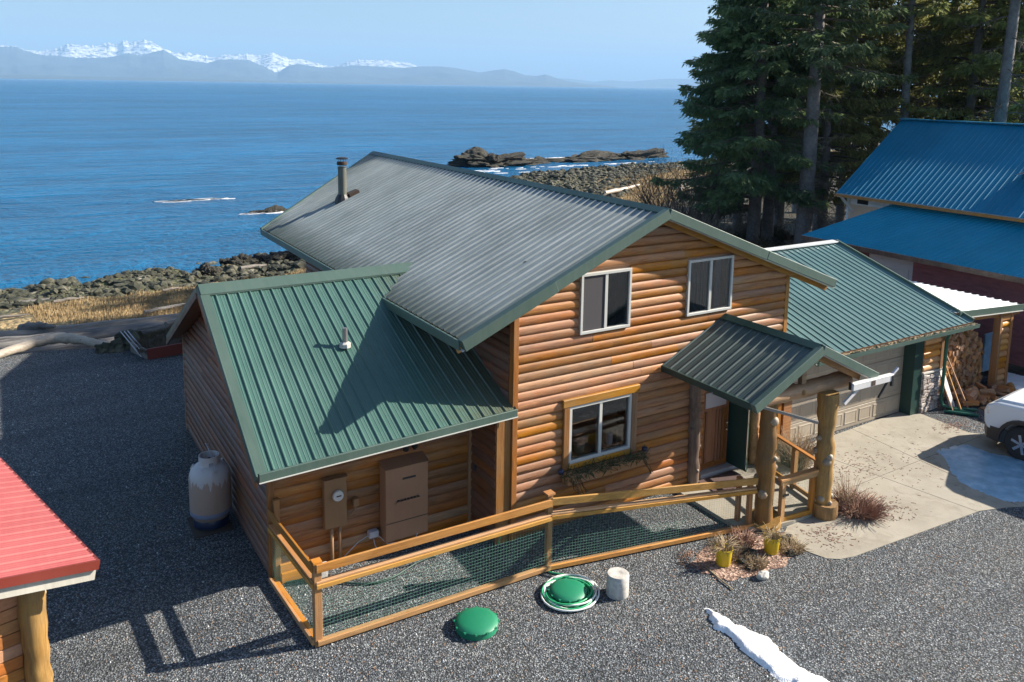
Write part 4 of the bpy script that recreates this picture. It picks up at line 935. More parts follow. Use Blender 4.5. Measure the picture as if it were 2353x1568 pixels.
# green lids, hose, concrete cylinder
def lid(x, y, name, label, s=1.0):
    o = thing(name, label, 'lid', (x, y, 0))
    MB().lathe([(.335*s,.0),(.335*s,.075),(.325*s,.085),(.30*s,.088)], 40).build('riser', M['lid'], o, smooth=40, local=True)
    MB().lathe([(.345*s,.088),(.350*s,.105),(.335*s,.122),(.25*s,.150),(.12*s,.166),(.01,.170)], 40).build('cover', M['lid'], o, smooth=50, local=True)
    for i in range(12):
        a = i*math.pi/6; MB().box((-.02,-.02,.095),(.02,.02,.118)).build('bolt_tab', M['lid'], o, local=True).location = (.345*s*math.cos(a), .345*s*math.sin(a), 0)
    return o
lid(-1.80,-1.93,'septic_lid','round domed green lid standing alone on the gravel', 1.0)
lid(-.06,-1.98,'septic_lid','round green lid with garden hoses coiled around it', .92)
def coil(cx, cy, r, turns, rad, m, seed, label, tail=None):
    rg = random.Random(seed); pts = []; N_ = int(turns*26); ph = [rg.uniform(0,6.28) for _ in range(3)]
    for i in range(N_+1):
        a = i/26*2*math.pi; tt = i/N_
        rr = r + .05*math.sin(a*.37+ph[0]) + .03*math.sin(a*1.7+ph[1]); z = rad + .05*(.5+.5*math.sin(a*.61+ph[2])) + tt*.03
        pts.append((cx+rr*math.cos(a)+.02*math.sin(tt*9), cy+rr*math.sin(a)*.95, z))
    if tail: pts = tail + pts
    return MB().tube(pts, rad, 7).build('garden_hose', M[m], None, smooth=True)
tag(coil(-.06,-1.98,.40,6.2,.016,'hose_g',3,'', tail=[(.02,-1.16,.02),(.06,-1.3,.02),(.25,-1.5,.02),(.40,-1.7,.02),(.38,-1.85,.02)]), 'green garden hose coiled around the hose covered lid', 'hose')
tag(coil(-.03,-2.0,.45,3.3,.017,'hose_w',8,''), 'white garden hose coiled outermost around the lid', 'hose')
cyl = MB(); cyl.lathe([(.185,0),(.19,.01),(.188,.37),(.178,.385),(.10,.388),(.05,.375),(.01,.372)], 36); co = cyl.build('concrete_cylinder', M['cyl'], None, smooth=40); co.location = (.70,-2.36,0); tag(co, 'short grey concrete cylinder standing on the gravel', 'cylinder')

# yellow buckets with dead plants
def bucket(x, y, label, seed):
    o = thing('yellow_bucket', label, 'bucket', (x, y, 0), 0, 'yellow planted buckets'); rg = random.Random(seed)
    MB().lathe([(.11,.0),(.125,.02),(.152,.31),(.165,.315),(.165,.33),(.15,.335),(.14,.30),(.02,.29)], 28).build('pail', M['yellow'], o, smooth=40, local=True)
    p = MB()
    for i in range(110):
        a = rg.uniform(0,6.28); r = rg.uniform(0,.12); l = rg.uniform(.08,.30); d = Vector((math.cos(a)*rg.uniform(.1,1), math.sin(a)*rg.uniform(.1,1), rg.uniform(.2,1))).normalized()*l
        b = Vector((r*math.cos(a), r*math.sin(a), .29)); e = b+d; p.tube([b, b+d*.6, e+Vector((d.x*.3,d.y*.3,-.05))], [.006,.005,.003], 3)
    tag(p.build('dead_plant', M['straw'], o, local=True), kind='stuff')
    h = MB().tube([(.16*math.cos(a), .05*math.sin(a), .3-.12*math.sin(a)) for a in np.linspace(0, math.pi, 9)], .004, 5).build('handle', M['steel'], o, local=True); h.rotation_euler = (0,0,rg.uniform(0,3)); return o
bucket(2.93,-2.62,'yellow bucket of withered plants on the gravel, left of the two', 1)
bucket(4.0,-2.78,'yellow bucket of withered plants nearer the log porch post', 2)
def clump(x, y, r, h, n_, m, name, label, cat, seed, up=.5, z=0, wd=.006, group=None, curl=.3):
    o = MB(); rg = random.Random(seed)
    for i in range(n_):
        a = rg.uniform(0,6.28); q = r*math.sqrt(rg.random()); b = Vector((q*math.cos(a), q*math.sin(a), 0)); l = h*rg.uniform(.45,1.1)
        d = Vector((math.cos(a)*rg.uniform(.0,1)*(1-up)+rg.uniform(-.25,.25), math.sin(a)*rg.uniform(0,1)*(1-up)+rg.uniform(-.25,.25), up+.15)).normalized()*l
        o.tube([b, b+d*.55, b+d+Vector((d.x,d.y,-abs(l)*.5))*curl*rg.uniform(0,1.6)], [wd,wd*.8,wd*.4], 3)
    ob = o.build(name, m, None); ob.location = (x,y,z); return tag(ob, label, cat, group)
clump(6.75,-2.62,.36,.42,900,M['redbrown'],'heather_bush','low reddish brown dead bush by the base of the right porch post','bush',3,.28)
clump(6.60,-2.45,.13,.72,80,M['straw'],'dry_grass_clump','tall dry stems rising behind the reddish bush by the right post','dry plant',4,.85)
clump(7.30,-.55,.28,.85,650,M['straw'],'dry_grass_clump','round tuft of tall dry grass in front of the garage door','dry plant',5,.6)
clump(3.35,-2.35,.32,.2,260,M['straw'],'dry_grass_clump','flattened dry plants between the fence end and the left bucket','dry plant',6,.25)
clump(3.78,-2.28,.20,.26,200,M['redbrown'],'dry_grass_clump','brown dead plants directly behind the right yellow bucket','dry plant',7,.4)
clump(3.42,-2.95,.17,.20,220,M['straw'],'dry_grass_clump','small dried tuft in a ring between the two yellow buckets','dry plant',8,.4)
clump(4.42,-2.88,.24,.20,240,M['straw'],'dry_grass_clump','dried plants spilling over at the corner of the slab, right of the buckets','dry plant',9,.3)
clump(2.55,-2.25,.30,.07,200,M['redbrown'],'dry_grass_clump','low reddish litter heap along the bottom rail at the fence end','dry plant',10,.12)
rgs = random.Random(8); pg = MB(); pg.poly([(3.45+rgs.uniform(.86,1.12)*1.22*math.cos(a)+.1, -2.62+rgs.uniform(.86,1.12)*.60*math.sin(a)-.12*math.cos(a)*0) for a in np.linspace(0, 6.18, 60)], .002, .010)
pm_ = mat('reddish_soil', (.2,.12,.09), .95); n = NB(pm_); vv = n.vor(n.coords(), 26); n.col(n.ramp(n.sep(vv.outputs['Color'])[0], [(0,(.07,.04,.03)),(.6,(.26,.16,.12)),(1,(.5,.36,.28))])); n.bump(vv.outputs['Distance'], .8, .02)
tag(pg.build('garden_soil', pm_), kind='structure')
def boulder(x, y, z, r, m, name, label, cat, seed, sq=(1,1,.7), sub=3, group=None, amp=.35):
    bm = bmesh.new(); bmesh.ops.create_icosphere(bm, subdivisions=sub, radius=1.0)
    for v in bm.verts:
        p = v.co*1.3 + Vector((seed*3.1, seed, 0)); k_ = 1 + amp*noise.fractal(p, 1.0, 2.0, 4) + .25*amp*noise.fractal(p*4, 1.0, 2.0, 3); v.co = Vector((v.co.x*sq[0], v.co.y*sq[1], v.co.z*sq[2]))*k_*r
    me = bpy.data.meshes.new(name); bm.to_mesh(me); bm.free(); me.materials.append(m); 
    o = link(name, me); o.location = (x,y,z); return tag(o, label, cat, group)
boulder(3.22,-3.28,.05,.10,M['cyl'],'stone','smooth grey stone lying on the gravel below the buckets','stone',2,(1.3,.9,.8),amp=.15)
for i, (x, y, r) in enumerate(((3.25,-2.75,.08),(3.6,-2.62,.11),(3.25,-2.95,.07),(4.25,-3.02,.09),(4.62,-2.62,.10))):
    boulder(x,y,.03,r,M['rock'],'stone',['dark stone right of the left yellow bucket','brown rock behind the dried ring tuft','small rock in front of the dried ring tuft','rock below the right yellow bucket','rock at the slab corner by the left post base'][i],'stone',i+20,(1.2,1,.7),2)
stick = MB().tube([(2.57,-2.55,.02),(2.52,-2.9,.025),(2.48,-3.29,.02)], .012, 5).build('stick', M['straw'], None, smooth=True); tag(stick, 'thin straight stick lying on the gravel below the left bucket', 'stick')

# antenna on the porch eave
an = thing('antenna', 'white horizontal antenna bar with angled arms at the right eave of the porch', 'antenna', (6.7,-2.65,2.75))
MB().bar((6.22,-2.62,2.76),(7.50,-2.62,2.75), .10,.15).build('bar', M['white'], an, bevel=.01)
MB().box((6.78,-2.678,2.70),(6.90,-2.672,2.80)).build('plate', M['rust'], an)
MB().bar((6.22,-2.60,2.70),(6.22,-2.60,2.86), .05,.05).build('end_cap', M['black'], an); MB().bar((7.46,-2.66,2.58),(7.46,-2.66,2.80), .05,.05).build('end_cap', M['black'], an)
MB().bar((6.45,-2.60,2.68),(6.05,-2.60,2.44), .05,.07).build('arm', M['white'], an); MB().bar((7.42,-2.60,2.68),(7.14,-2.60,2.36), .03,.035).build('arm', M['black'], an)
MB().bar((7.45,-2.60,2.72),(7.72,-2.60,2.90), .04,.05).build('arm', M['grey_pl'], an); MB().bar((7.02,-2.6,2.72),(7.02,-2.45,2.74), .04,.05).build('bracket', M['steel'], an)

# ------------------------------------------------------------------ wood shelter, firewood, lumber
ws = thing('wood_shelter', 'lean-to firewood shelter with bright bare metal roof beside the garage', 'shelter', (16,1.5,0))
roof(ws, (17.66,-.05,2.37), (17.66,4.3,2.33), (14.2,-.05,2.58), (14.2,4.3,2.54), M['galv'], thick=.05, rh=.03)
MB().bar((14.2,-.09,2.55),(17.72,-.09,2.34), .05,.17).build('fascia', M['trim_green'], ws); MB().bar((14.2,-.12,2.45),(17.72,-.12,2.24), .03,.02).build('drip_edge', M['vinyl'], ws)
pier = MB().box((16.45,.02,0),(17.02,.12,2.20)).build('pier', M['soffit'], ws)
z = .02
while z < 2.15:
    mb = MB(); k = len(LP); vs = [Vector((x, .02-o*1.3, z+h)) for x in (16.53,16.94) for o, h in LP]
    mb.add(vs, [(i,k+i,k+i+1,i+1) for i in range(k-1)]+[tuple(range(k)),tuple(range(2*k-1,k-1,-1))]); mb.build('log', M['log_sunlit'], pier, smooth=50); z += .18
MB().box((16.40,-.06,0),(16.52,.14,2.28)).build('post', M['trim_z'], ws, bevel=.006); MB().box((16.95,-.06,0),(17.07,.14,2.26)).build('post', M['trim_z'], ws, bevel=.006)
MB().bar((13.7,.05,2.40),(17.5,.05,2.20), .09,.16).build('beam', M['trim_x'], ws); MB().box((14.2,3.6,0),(17.3,3.7,2.2)).build('rear_wall', M['dark_log'], ws)
MB().box((17.2,3.4,0),(17.3,3.6,2.25)).build('post', M['trim_z'], ws)
fw = []
for sd_i in range(5):
    rg = random.Random(sd_i+50); a0 = rg.uniform(.0,.6); mb = MB(); k = 4
    pr_ = [Vector((0,0,0)), Vector((.16,.015,0)), Vector((.13,.09,0)), Vector((.05,.12,0)), Vector((-.02,.07,0))]
    vs = [(p_.x-.06, y, p_.y-.05) for y in (-.2,.2) for p_ in pr_]; n_ = len(pr_)
    mb.add(vs, [(i,(i+1)%n_,n_+(i+1)%n_,n_+i) for i in range(n_)]+[tuple(range(n_))[::-1], tuple(range(n_,2*n_))]); me_ = mb.mesh('firewood', M['firewood']); fw.append(me_)
def stick_fw(x, y, z, rx, ry, rz, lab='split log in the stacked firewood under the shelter', grp='split logs stacked under the shelter', s=1):
    o = bpy.data.objects.new('firewood', random.choice(fw)); COL.objects.link(o); o.location = (x,y,z); o.rotation_euler = (rx,ry,rz); o.scale = (s*random.uniform(.9,1.3), random.uniform(.9,1.1), s*random.uniform(.9,1.3)); return tag(o, lab, 'firewood', grp)
random.seed(99)
for col_ in range(17):
    x = 14.15 + col_*.135; top_ = 1.95 - (.0 if col_ < 11 else (col_-10)*.10); z = .05
    while z < top_:
        stick_fw(x+random.uniform(-.03,.03), .55+random.uniform(-.06,.06), z, random.uniform(-.1,.1), random.uniform(0,6.28), random.uniform(-.15,.15)); z += random.uniform(.095,.125)
for i in range(26):
    q = random.random(); stick_fw(14.5+2.1*random.random()*(1-.3*q), .1-.75*random.random(), .07+.25*(1-q)*random.random(), random.uniform(-.5,.5), random.uniform(0,6.28), random.uniform(0,3.14), 'split log fallen in the loose heap before the firewood stack', 'split logs fallen in a heap')
def piece(name, label, cat, p, q, a, b, m, grp=None):
    return tag(MB().bar(p, q, a, b).build(name, M[m], None, bevel=.004), label, cat, grp)
piece('plank','wide pale board leaning right of the garage downspout','plank',(13.95,-.30,.02),(13.86,.10,1.05),.30,.025,'white')
piece('plank','narrow board leaning left in front of the wide pale board','plank',(13.85,-.62,.01),(13.72,-.05,1.35),.05,.03,'trim_x')
piece('plank','narrow board crossing in front of the firewood pile','plank',(14.18,-.62,.01),(13.95,.0,1.40),.06,.03,'trim_x')
piece('plank','dark slim batten leaning by the downspout','plank',(13.68,-.48,.01),(13.68,-.02,.9),.04,.025,'soffit')
piece('plank','reddish plank lying flat on the gravel below the wood pile','plank',(14.6,-.72,.02),(15.9,-1.02,.02),.17,.03,'trim_x')
piece('plank','grey plank lying on the gravel near the shelter post','plank',(15.6,-.55,.05),(16.6,-.72,.05),.15,.035,'drift')
piece('plank','short orange offcut lying nearest the parked car','plank',(15.9,-1.0,.02),(16.5,-1.18,.02),.14,.05,'trim_x')
o = MB().box((17.5,.9,.05),(18.5,.98,1.25)).build('panel', M['ice'], None, bevel=.02); o.rotation_euler = (0,0,0); tag(o, 'large pale blue panel leaning behind the shelter post', 'panel')

# ------------------------------------------------------------------ barn
barn = thing('barn', 'large barn with bright blue metal roofs and white and dark red walls', 'barn', (24,0,0))
BX0, BZ0, BX1, BZ1, BX2, BZ2, BX3, BZ3, YN, YF = 18.6, 2.96, 21.5, 4.28, 21.0, 4.43, 26.2, 7.30, -7.0, 9.4
roof(barn, (BX0,YN,BZ0), (BX0,8.85,BZ0), (BX1,YN,BZ1), (BX1,6.9,BZ1), M['blue_low_lit'], thick=.08, minor=False, under='white', rh=.02)
roof(barn, (BX2,YN,BZ2), (BX2,9.25,BZ2), (BX3,YN,BZ3), (BX3,10.1,BZ3), M['blue'], thick=.10, minor=False, under='white', rh=.012)
roof(barn, (31.4,10.1,BZ2), (31.4,YN,BZ2), (BX3,10.1,BZ3), (BX3,YN,BZ3), M['blue'], thick=.10, minor=False, under='white', rh=.012)
MB().bar((BX3,YN,BZ3+.04),(BX3,10.12,BZ3+.04), .3,.05).build('ridge_cap', M['blue'], barn)
MB().bar((BX0-.03,YN,BZ0-.09),(BX0-.03,8.85,BZ0-.09), .05,.16).build('fascia', M['dark_log'], barn); MB().bar((BX2-.02,YN,BZ2-.08),(BX2-.02,9.3,BZ2-.08), .04,.10).build('fascia', M['trim_x'], barn)
bw = mat('barn_red', (.23,.05,.05), .85); n = NB(bw); n.col(n.ramp(n.noise(n.coords((1,1,5)), 2, 5, .7).outputs[0], [(.3,(.18,.06,.065)),(.7,(.32,.12,.12))])); M['barn_red'] = bw
MB().box((19.3,YN,0),(19.4,4.6,3.1)).build('wall', M['barn_red'], barn)
MB().box((19.3,4.6,0),(19.4,8.4,3.1)).build('wall', M['white'], barn)
MB().box((19.27,4.75,0),(19.298,5.7,2.3)).build('barn_door', M['vinyl'], barn)
wn = MB().box((19.24,6.35,1.75),(19.297,7.55,2.75)).build('window', M['barn_red'], barn); MB().box((19.22,6.6,1.9),(19.239,7.3,2.6)).build('pane', M['dark'], wn)
up_ = MB().box((21.5,YN,4.0),(21.6,8.9,4.58)).build('upper_wall', M['white'], barn)
for k_ in range(4): MB().box((21.48,YN,4.02+k_*.12),(21.499,8.9,4.02+k_*.12+.105)).build('siding_board', M['white'], up_)
MB().box((19.4,8.4,0),(21.5,8.5,3.2)).build('end_wall', M['white'], barn)
gb_ = MB(); gb_.add([(21.5,9.0,0),(31.0,9.0,0),(31.0,9.0,4.4),(26.2,9.0,7.1),(21.5,9.0,4.5),(21.5,9.1,0),(31.0,9.1,0),(31.0,9.1,4.4),(26.2,9.1,7.1),(21.5,9.1,4.5)], [(0,1,2,3,4),(9,8,7,6,5),(0,4,9,5),(1,6,7,2),(2,7,8,3),(3,8,9,4)]); gb_.build('gable_wall', M['white'], barn)
MB().bar((21.15,9.2,4.35),(21.6,8.9,3.7), .1,.1).build('brace', M['white'], barn); MB().bar((21.15,9.25,4.32),(22.4,9.25,4.32), .1,.12).build('brace', M['white'], barn)
wn = MB().box((21.47,8.1,4.05),(21.478,8.6,4.3)).build('window', M['dark'], barn)
dr = MB().box((22.9,1.9,5.2),(24.0,3.0,5.72)).build('dormer', M['white'], barn)
MB().add([(22.7,2.45,6.12),(24.15,2.45,6.12),(22.7,3.25,5.68),(23.4,3.25,5.68),(22.7,1.65,5.68),(23.4,1.65,5.68)],[(0,1,3,2),(0,4,5,1)]).build('dormer_roof', M['galv'], dr)

# ------------------------------------------------------------------ red shed roof at the left edge
M['cream'] = metal_paint('cream_paint', (.46,.44,.38), (.3,.28,.24), .4, .6)
sh = thing('red_roof_shed', 'cedar shed with red metal roof and log corner post at the left edge', 'shed', (-8,-1,0))
c0 = Vector((-7.05,-1.50,2.50)); ed = Vector((-.253,.967,0)); rd = Vector((-.967,-.253,0)); 
E1_ = c0 + ed*6.5; up_s = rd*3.0 + Vector((0,0,.62))
roof(sh, E1_, c0, E1_+up_s, c0+up_s, M['red_roof'], thick=.03, rh=.016, rib=.2, under='red_trim')
a = c0 + Vector((.0,-.02,-.035)); MB().bar(a, a+up_s, .03,.12).build('rake_trim', M['red_trim'], sh); a2 = c0 + Vector((-.05,.03,-.14)); MB().bar(a2+Vector((0,0,-.03)), a2+up_s*.98+Vector((0,0,-.03)), .04,.15).build('fascia', M['cream'], sh)
MB().bar(c0+Vector((.0,0,-.02)), E1_+Vector((0,0,-.02)), .03,.05).build('eave_trim', M['red_trim'], sh)
rough_log(sh, tuple(c0+rd*.62+ed*.50+Vector((0,0,-2.5))), tuple(c0+rd*.66+ed*.50+Vector((0,0,.10))), .155,.15,'bark_log','corner_post',2,77,bumps=.1)
wl = MB(); b0 = c0+rd*.78+ed*.56; 
M['cedar'] = wood('cedar_board', axis='x', a=(.36,.13,.035), b=(.48,.2,.06), grey=(.36,.18,.08), greyamt=.2)
core_ = MB().bar((b0.x,b0.y+.08,1.2),(b0.x+rd.x*2.2,b0.y+.08+rd.y*2.2,1.2), .08,2.4).build('wall', M['cedar'], sh)
for k_ in range(14):
    z = .05+k_*.17; p = Vector((b0.x,b0.y,z)); q = p+rd*2.2; MB().bar(p, q, .05,.162).build('board', M['cedar'], core_, bevel=.008)

# ------------------------------------------------------------------ parked car (front left corner in view)
car = thing('parked_car', 'white off road car with black bumper and flares parked at the right edge', 'car')
def caro():
    wt = mat('white_car_paint', (.78,.79,.80), .18, 0, .6)
    bk = M['black']; Lc, Wd = 4.7, .93
    def slab_(prof, y0, y1, nm, m, par=car, sm=35, tuck=0):
        k = len(prof); vs = [(x,y0+tuck*(z>1.15),z) for x,z in prof]+[(x,y1-tuck*(z>1.15),z) for x,z in prof]
        mb = MB(); mb.add(vs, [tuple(range(k))[::-1], tuple(range(k,2*k))]+[(i,(i+1)%k,k+(i+1)%k,k+i) for i in range(k)]); o = mb.build(nm, m, par, smooth=sm, local=True, bevel=.03); return o
    arch = lambda cx: [(cx+.47*math.cos(a), .40+.47*math.sin(a)) for a in np.linspace(math.pi*.0+.05, math.pi-.05, 9)]
    fx, rx = 1.42, -1.42
    prof = [(2.22,.55),(2.30,.66),(2.33,.95),(2.27,1.12),(2.05,1.22),(1.3,1.28),(.95,1.28),(-2.1,1.14),(-2.3,1.05),(-2.32,.5)] + [(x,z) for x,z in reversed(arch(rx))] + [(x,z) for x,z in reversed(arch(fx))]
    body = slab_(prof, -.90, .90, 'body', wt)
    slab_([(2.24,1.12),(2.06,1.27),(1.15,1.34),(.98,1.34),(.98,1.2),(2.15,1.1)], -.72,.72,'hood',wt)
    slab_([(1.42,1.2),(.62,1.86),(.30,1.96),(-1.9,1.96),(-2.15,1.2),(-2.2,1.13)], -.86,.86,'cabin',wt, tuck=.10)
    for s in (-1,1):
        MB().add([(.92,s*.865,1.2),(.46,s*.79,1.80),(-.35,s*.79,1.82),(-.35,s*.865,1.2)], [(0,1,2,3)]).build('side_window', M['dark'], car, local=True)
        MB().add([(-.45,s*.865,1.2),(-.45,s*.79,1.82),(-1.7,s*.79,1.80),(-1.9,s*.865,1.2)], [(0,1,2,3)]).build('side_window', M['dark'], car, local=True)
        MB().bar((.95,s*.95,1.3),(.95,s*1.13,1.34), .1,.16).build('mirror', bk, car, local=True, bevel=.02)
        MB().bar((1.0,s*.96,.34),(-1.0,s*.96,.34), .12,.08).build('side_step', bk, car, local=True)
        hl = MB().bar((2.27,s*.60,.98),(2.18,s*.89,.98), .16,.2).build('headlight', M['chrome'], car, local=True, bevel=.02)
        for cx in (fx, rx):
            mb = MB(); A_ = np.linspace(-.1, math.pi+.1, 15); vs = []
            for a in A_:
                for r_, y in ((.47,.88),(.57,.88),(.56,.97),(.485,.98)): vs.append((cx+r_*math.cos(a), s*y, .40+r_*math.sin(a)))
            mb.add(vs, [(4*i+j,4*i+(j+1)%4,4*i+4+(j+1)%4,4*i+4+j) for i in range(14) for j in range(4)]); mb.build('wheel_flare', bk, car, local=True, smooth=40)
            wh = MB(); wh.tube([(cx,s*.66,.40),(cx,s*.69,.40),(cx,s*.90,.40),(cx,s*.93,.40)], [.36,.40,.40,.36], 32); w_o = wh.build('wheel', M['rubber'], car, local=True, smooth=35)
            MB().tube([(cx,s*.90,.40),(cx,s*.935,.40)], [.25,.24], 24).build('rim', bk, w_o, local=True)
            for k_ in range(6):
                a = k_*math.pi/3+.3; MB().bar((cx+.05*math.cos(a),s*.945,.40+.05*math.sin(a)),(cx+.23*math.cos(a),s*.945,.40+.23*math.sin(a)), .06,.03,(0,1,0)).build('spoke', M['chrome'], w_o, local=True)
            MB().tube([(cx,s*.93,.40),(cx,s*.96,.40)], .05, 12).build('hub_cap', M['chrome'], w_o, local=True)
    MB().add([(1.33,-.74,1.29),(1.33,.74,1.29),(.70,.70,1.81),(.70,-.70,1.81)], [(0,1,2,3)]).build('windscreen', M['dark'], car, local=True)
    bmp = MB(); pts = [(-.96,1.95),(-.88,2.22),(-.6,2.38),(.6,2.38),(.88,2.22),(.96,1.95)]
    vs = [(x,y,z) for z in (.30,.62) for y,x in pts]+[(x-.2,y*.93,z) for z in (.30,.62) for y,x in pts]; k = 6
    bmp.add(vs, [(i,i+1,k+i+1,k+i) for i in range(5)]+[(k+i,k+i+1,3*k+i+1,3*k+i) for i in range(5)]+[(i,2*k+i,2*k+i+1,i+1) for i in range(5)]+[(0,k,3*k,2*k),(5,2*k+5,3*k+5,k+5)]); bb = bmp.build('bumper', bk, car, local=True)
    MB().bar((2.40,-.55,.42),(2.40,.55,.42), .03,.16).build('skid_plate', M['chrome'], bb, local=True)
    MB().box((2.27,-.55,.66),(2.31,.55,.9)).build('grille', bk, car, local=True)
caro()
hd = Vector((-.10,.99,0)).normalized(); side = Vector((hd.y,-hd.x,0))     # side = to the right of the heading
# near front corner (driver's left side of the car faces the camera)
car.location = (13.24,-4.32,0) ; car.rotation_euler = (0,0,math.atan2(hd.y,hd.x))

# ------------------------------------------------------------------ shore: rocks, driftwood, raised bed
bigs = [(50.8,89.0,-2.6,3.2,'large dark rock knoll at the water line beyond the main ridge',(1.5,.9,.50)),
        (56.5,89.5,-2.7,2.2,'low brown rock shelf right of the large rock knoll',(1.6,.8,.30)),
        (68.5,90,-2.9,2.6,'long dark reef in the shallows left of the bare tree',(3.2,.7,.42)),
        (77,90.5,-2.9,2.6,'humped dark reef in the water just left of the bare tree',(2.2,.8,.55)),
        (12.2,59.6,-2.9,.85,'low black rock awash in the sea left of the roof corner',(2.2,.8,.55)),
        (61,92,-2.9,1.2,'small dark rock awash between the knoll and the reef',(2.4,.7,.5)),
        (3.8,36.6,-2.2,.75,'largest brown boulder on the shore above the annex ridge',(1.2,1,.8)),
        (5.3,37.3,-2.3,.7,'black boulder at the water edge right of the brown boulder',(1.5,1,.7)),
        (1.6,34.6,-2.0,.45,'pale grey boulder on the upper shore left of the stump',(1.2,1,.9)),
        (6.9,37.6,-2.3,.8,'dark flat boulder at the water edge near the eave corner',(1.6,1,.6))]
for i, (x,y,z,r,l,sq) in enumerate(bigs): boulder(x,y,z,r,M['rock'],'rock',l,'rock',i+3,sq,5,amp=.75)
fo = MB(); rf_ = random.Random(3)
for (cx, cy, sx, sy, k_) in ((7.4,69.5,3.0,.5,60),(45,81,5,2.0,18),(57,84,9,1.6,16),(70,84,7,1.0,12),(11.8,58.8,2.2,.4,30),(64,95,8,1,40)):
    for i in range(k_):
        x = rf_.gauss(cx,sx*.5); y = rf_.gauss(cy,sy*.5); a = rf_.uniform(.1,.6); pts = [(x+a*rf_.uniform(.8,1.3)*math.cos(q)*1.8, y+a*.35*math.sin(q)) for q in np.linspace(0,5.5,7)]
        fo.poly(pts, -2.598, -2.565)
tag(fo.build('sea_foam', M['foam']), 'white foam breaking on the water around the rocks', 'foam', kind='stuff')
# shore boulders (countless)
def scatter_rocks(name, n_, fn, m, label, seed, rmin, rmax, sub=1):
    rg = np.random.default_rng(seed); bm = bmesh.new(); bmesh.ops.create_icosphere(bm, subdivisions=sub, radius=1); base = np.array([v.co[:] for v in bm.verts]); faces = np.array([[v.index for v in f.verts] for f in bm.faces]); bm.free()
    P = fn(rg, n_); z = ground_z(P); r = rmin + (rmax-rmin)*1.5*rg.random(len(P))**5
    V = []; F = []
    for i in range(len(P)):
        s = r[i]*np.array([rg.uniform(.8,1.5), rg.uniform(.8,1.3), rg.uniform(.5,.9)]); j = base*(1+rg.uniform(-.22,.22,(len(base),1))); a = rg.uniform(0,6.28); c, s_ = math.cos(a), math.sin(a); v = j*s; v = np.column_stack([v[:,0]*c-v[:,1]*s_, v[:,0]*s_+v[:,1]*c, v[:,2]]) + np.array([P[i,0],P[i,1],z[i]+r[i]*.15]); V.append(v); F.append(faces+i*len(base))
    me = bpy.data.meshes.new(name); me.from_pydata(np.concatenate(V).tolist(), [], np.concatenate(F).tolist()); me.materials.append(m); return tag(link(name, me), label, 'rocks', kind='stuff')
def band(rg, n_, xr, t0, t1):
    out = []
    while len(out) < n_:
        Q = np.column_stack([rg.uniform(xr[0],xr[1],4000), rg.uniform(20,96,4000)]); ds = -sdist(Q, SH); dy = sdist(Q, YD); t = ds/np.maximum(ds+dy,1e-6); ok = (dy > 0) & (ds > -1) & (t > t0) & (t < t1); out += Q[ok].tolist()
    return np.array(out[:n_])
scatter_rocks('shore_rocks', 6500, lambda rg, n_: band(rg, n_, (-14,22), -.04, .34), M['pebble'], 'dark rocks and boulders strewn along the near shoreline', 5, .03, .22)
scatter_rocks('point_rocks', 9000, lambda rg, n_: band(rg, n_, (34,84), -.02, .62), M['pebble'], 'grey and brown rubble covering the rocky point', 6, .05, .30)
# beach grass blades
def grass(name, Pf, n_, h, wd, m, label, seed):
    rg = np.random.default_rng(seed); P = Pf(rg, n_); z = ground_z(P); a = rg.uniform(0,6.28,len(P)); hh = h*rg.uniform(.5,1.2,len(P)); dx = np.cos(a)*wd; dy = np.sin(a)*wd; lx = rg.normal(.12,.2,len(P))*hh; ly = rg.normal(0,.22,len(P))*hh
    V = np.stack([np.column_stack([P[:,0]-dx,P[:,1]-dy,z-.03]), np.column_stack([P[:,0]+dx,P[:,1]+dy,z-.03]), np.column_stack([P[:,0]+lx,P[:,1]+ly,z+hh])], 1).reshape(-1,3); F = np.arange(len(V)).reshape(-1,3)
    me = bpy.data.meshes.new(name); me.from_pydata(V.tolist(), [], F.tolist()); me.materials.append(m); return tag(link(name, me), label, 'grass', kind='stuff')
def gband(rg, n_):
    Q = band(rg, n_*3, (-14,16), .34, .86); v = np.array([noise.noise(Vector((x*.16, y*.55, 2))) + .5*noise.noise(Vector((x*.7,y*.7,5))) for x, y in Q]); Q = Q[v > -.16]; return Q[:n_]
grass('beach_grass', gband, 60000, .17, .016, M['bgrass'], 'golden dry grass covering the upper beach', 8)
grass('beach_grass', lambda rg, n_: band(rg, n_, (34,78), .50, .88), 15000, .28, .03, M['bgrass'], 'golden dry grass on the point behind the rubble', 9)

def drift(name, pts, rad, label, seed, m='drift', n_=14):
    rg = random.Random(seed); mb = MB(); P_ = []; R_ = []; k = len(pts)
    for i in range(k-1):
        for j in range(5):
            t_ = j/5; P_.append(Vector(pts[i]).lerp(Vector(pts[i+1]), t_)+Vector((0,rg.uniform(-.02,.02),rg.uniform(-.02,.02)))); R_.append((rad[i]+(rad[i+1]-rad[i])*t_)*rg.uniform(.93,1.07))
    P_.append(Vector(pts[-1])); R_.append(rad[-1]*.8); mb.tube(P_, R_, n_); return tag(mb.build(name, M[m], None, smooth=50), label, 'driftwood')
drift('driftwood_log', [(-14,22.5,-1.12),(-8,22.5,-1.1),(-4,22.3,-1.06),(-.8,22.0,-1.05)], [.42,.40,.36,.28], 'huge grey driftwood log lying farthest from the gravel edge', 1)
drift('driftwood_log', [(-13,21.2,-1.0),(-8,21.3,-.98),(-4.5,21.1,-.95),(-1.6,20.7,-.95)], [.38,.38,.34,.24], 'huge grey driftwood log in the middle of the three big ones', 2)
drift('driftwood_log', [(-12,19.6,-.85),(-8,19.7,-.82),(-4.6,19.5,-.85),(-3,19.2,-.85)], [.33,.30,.26,.18], 'big grey driftwood log nearest the gravel edge', 6)
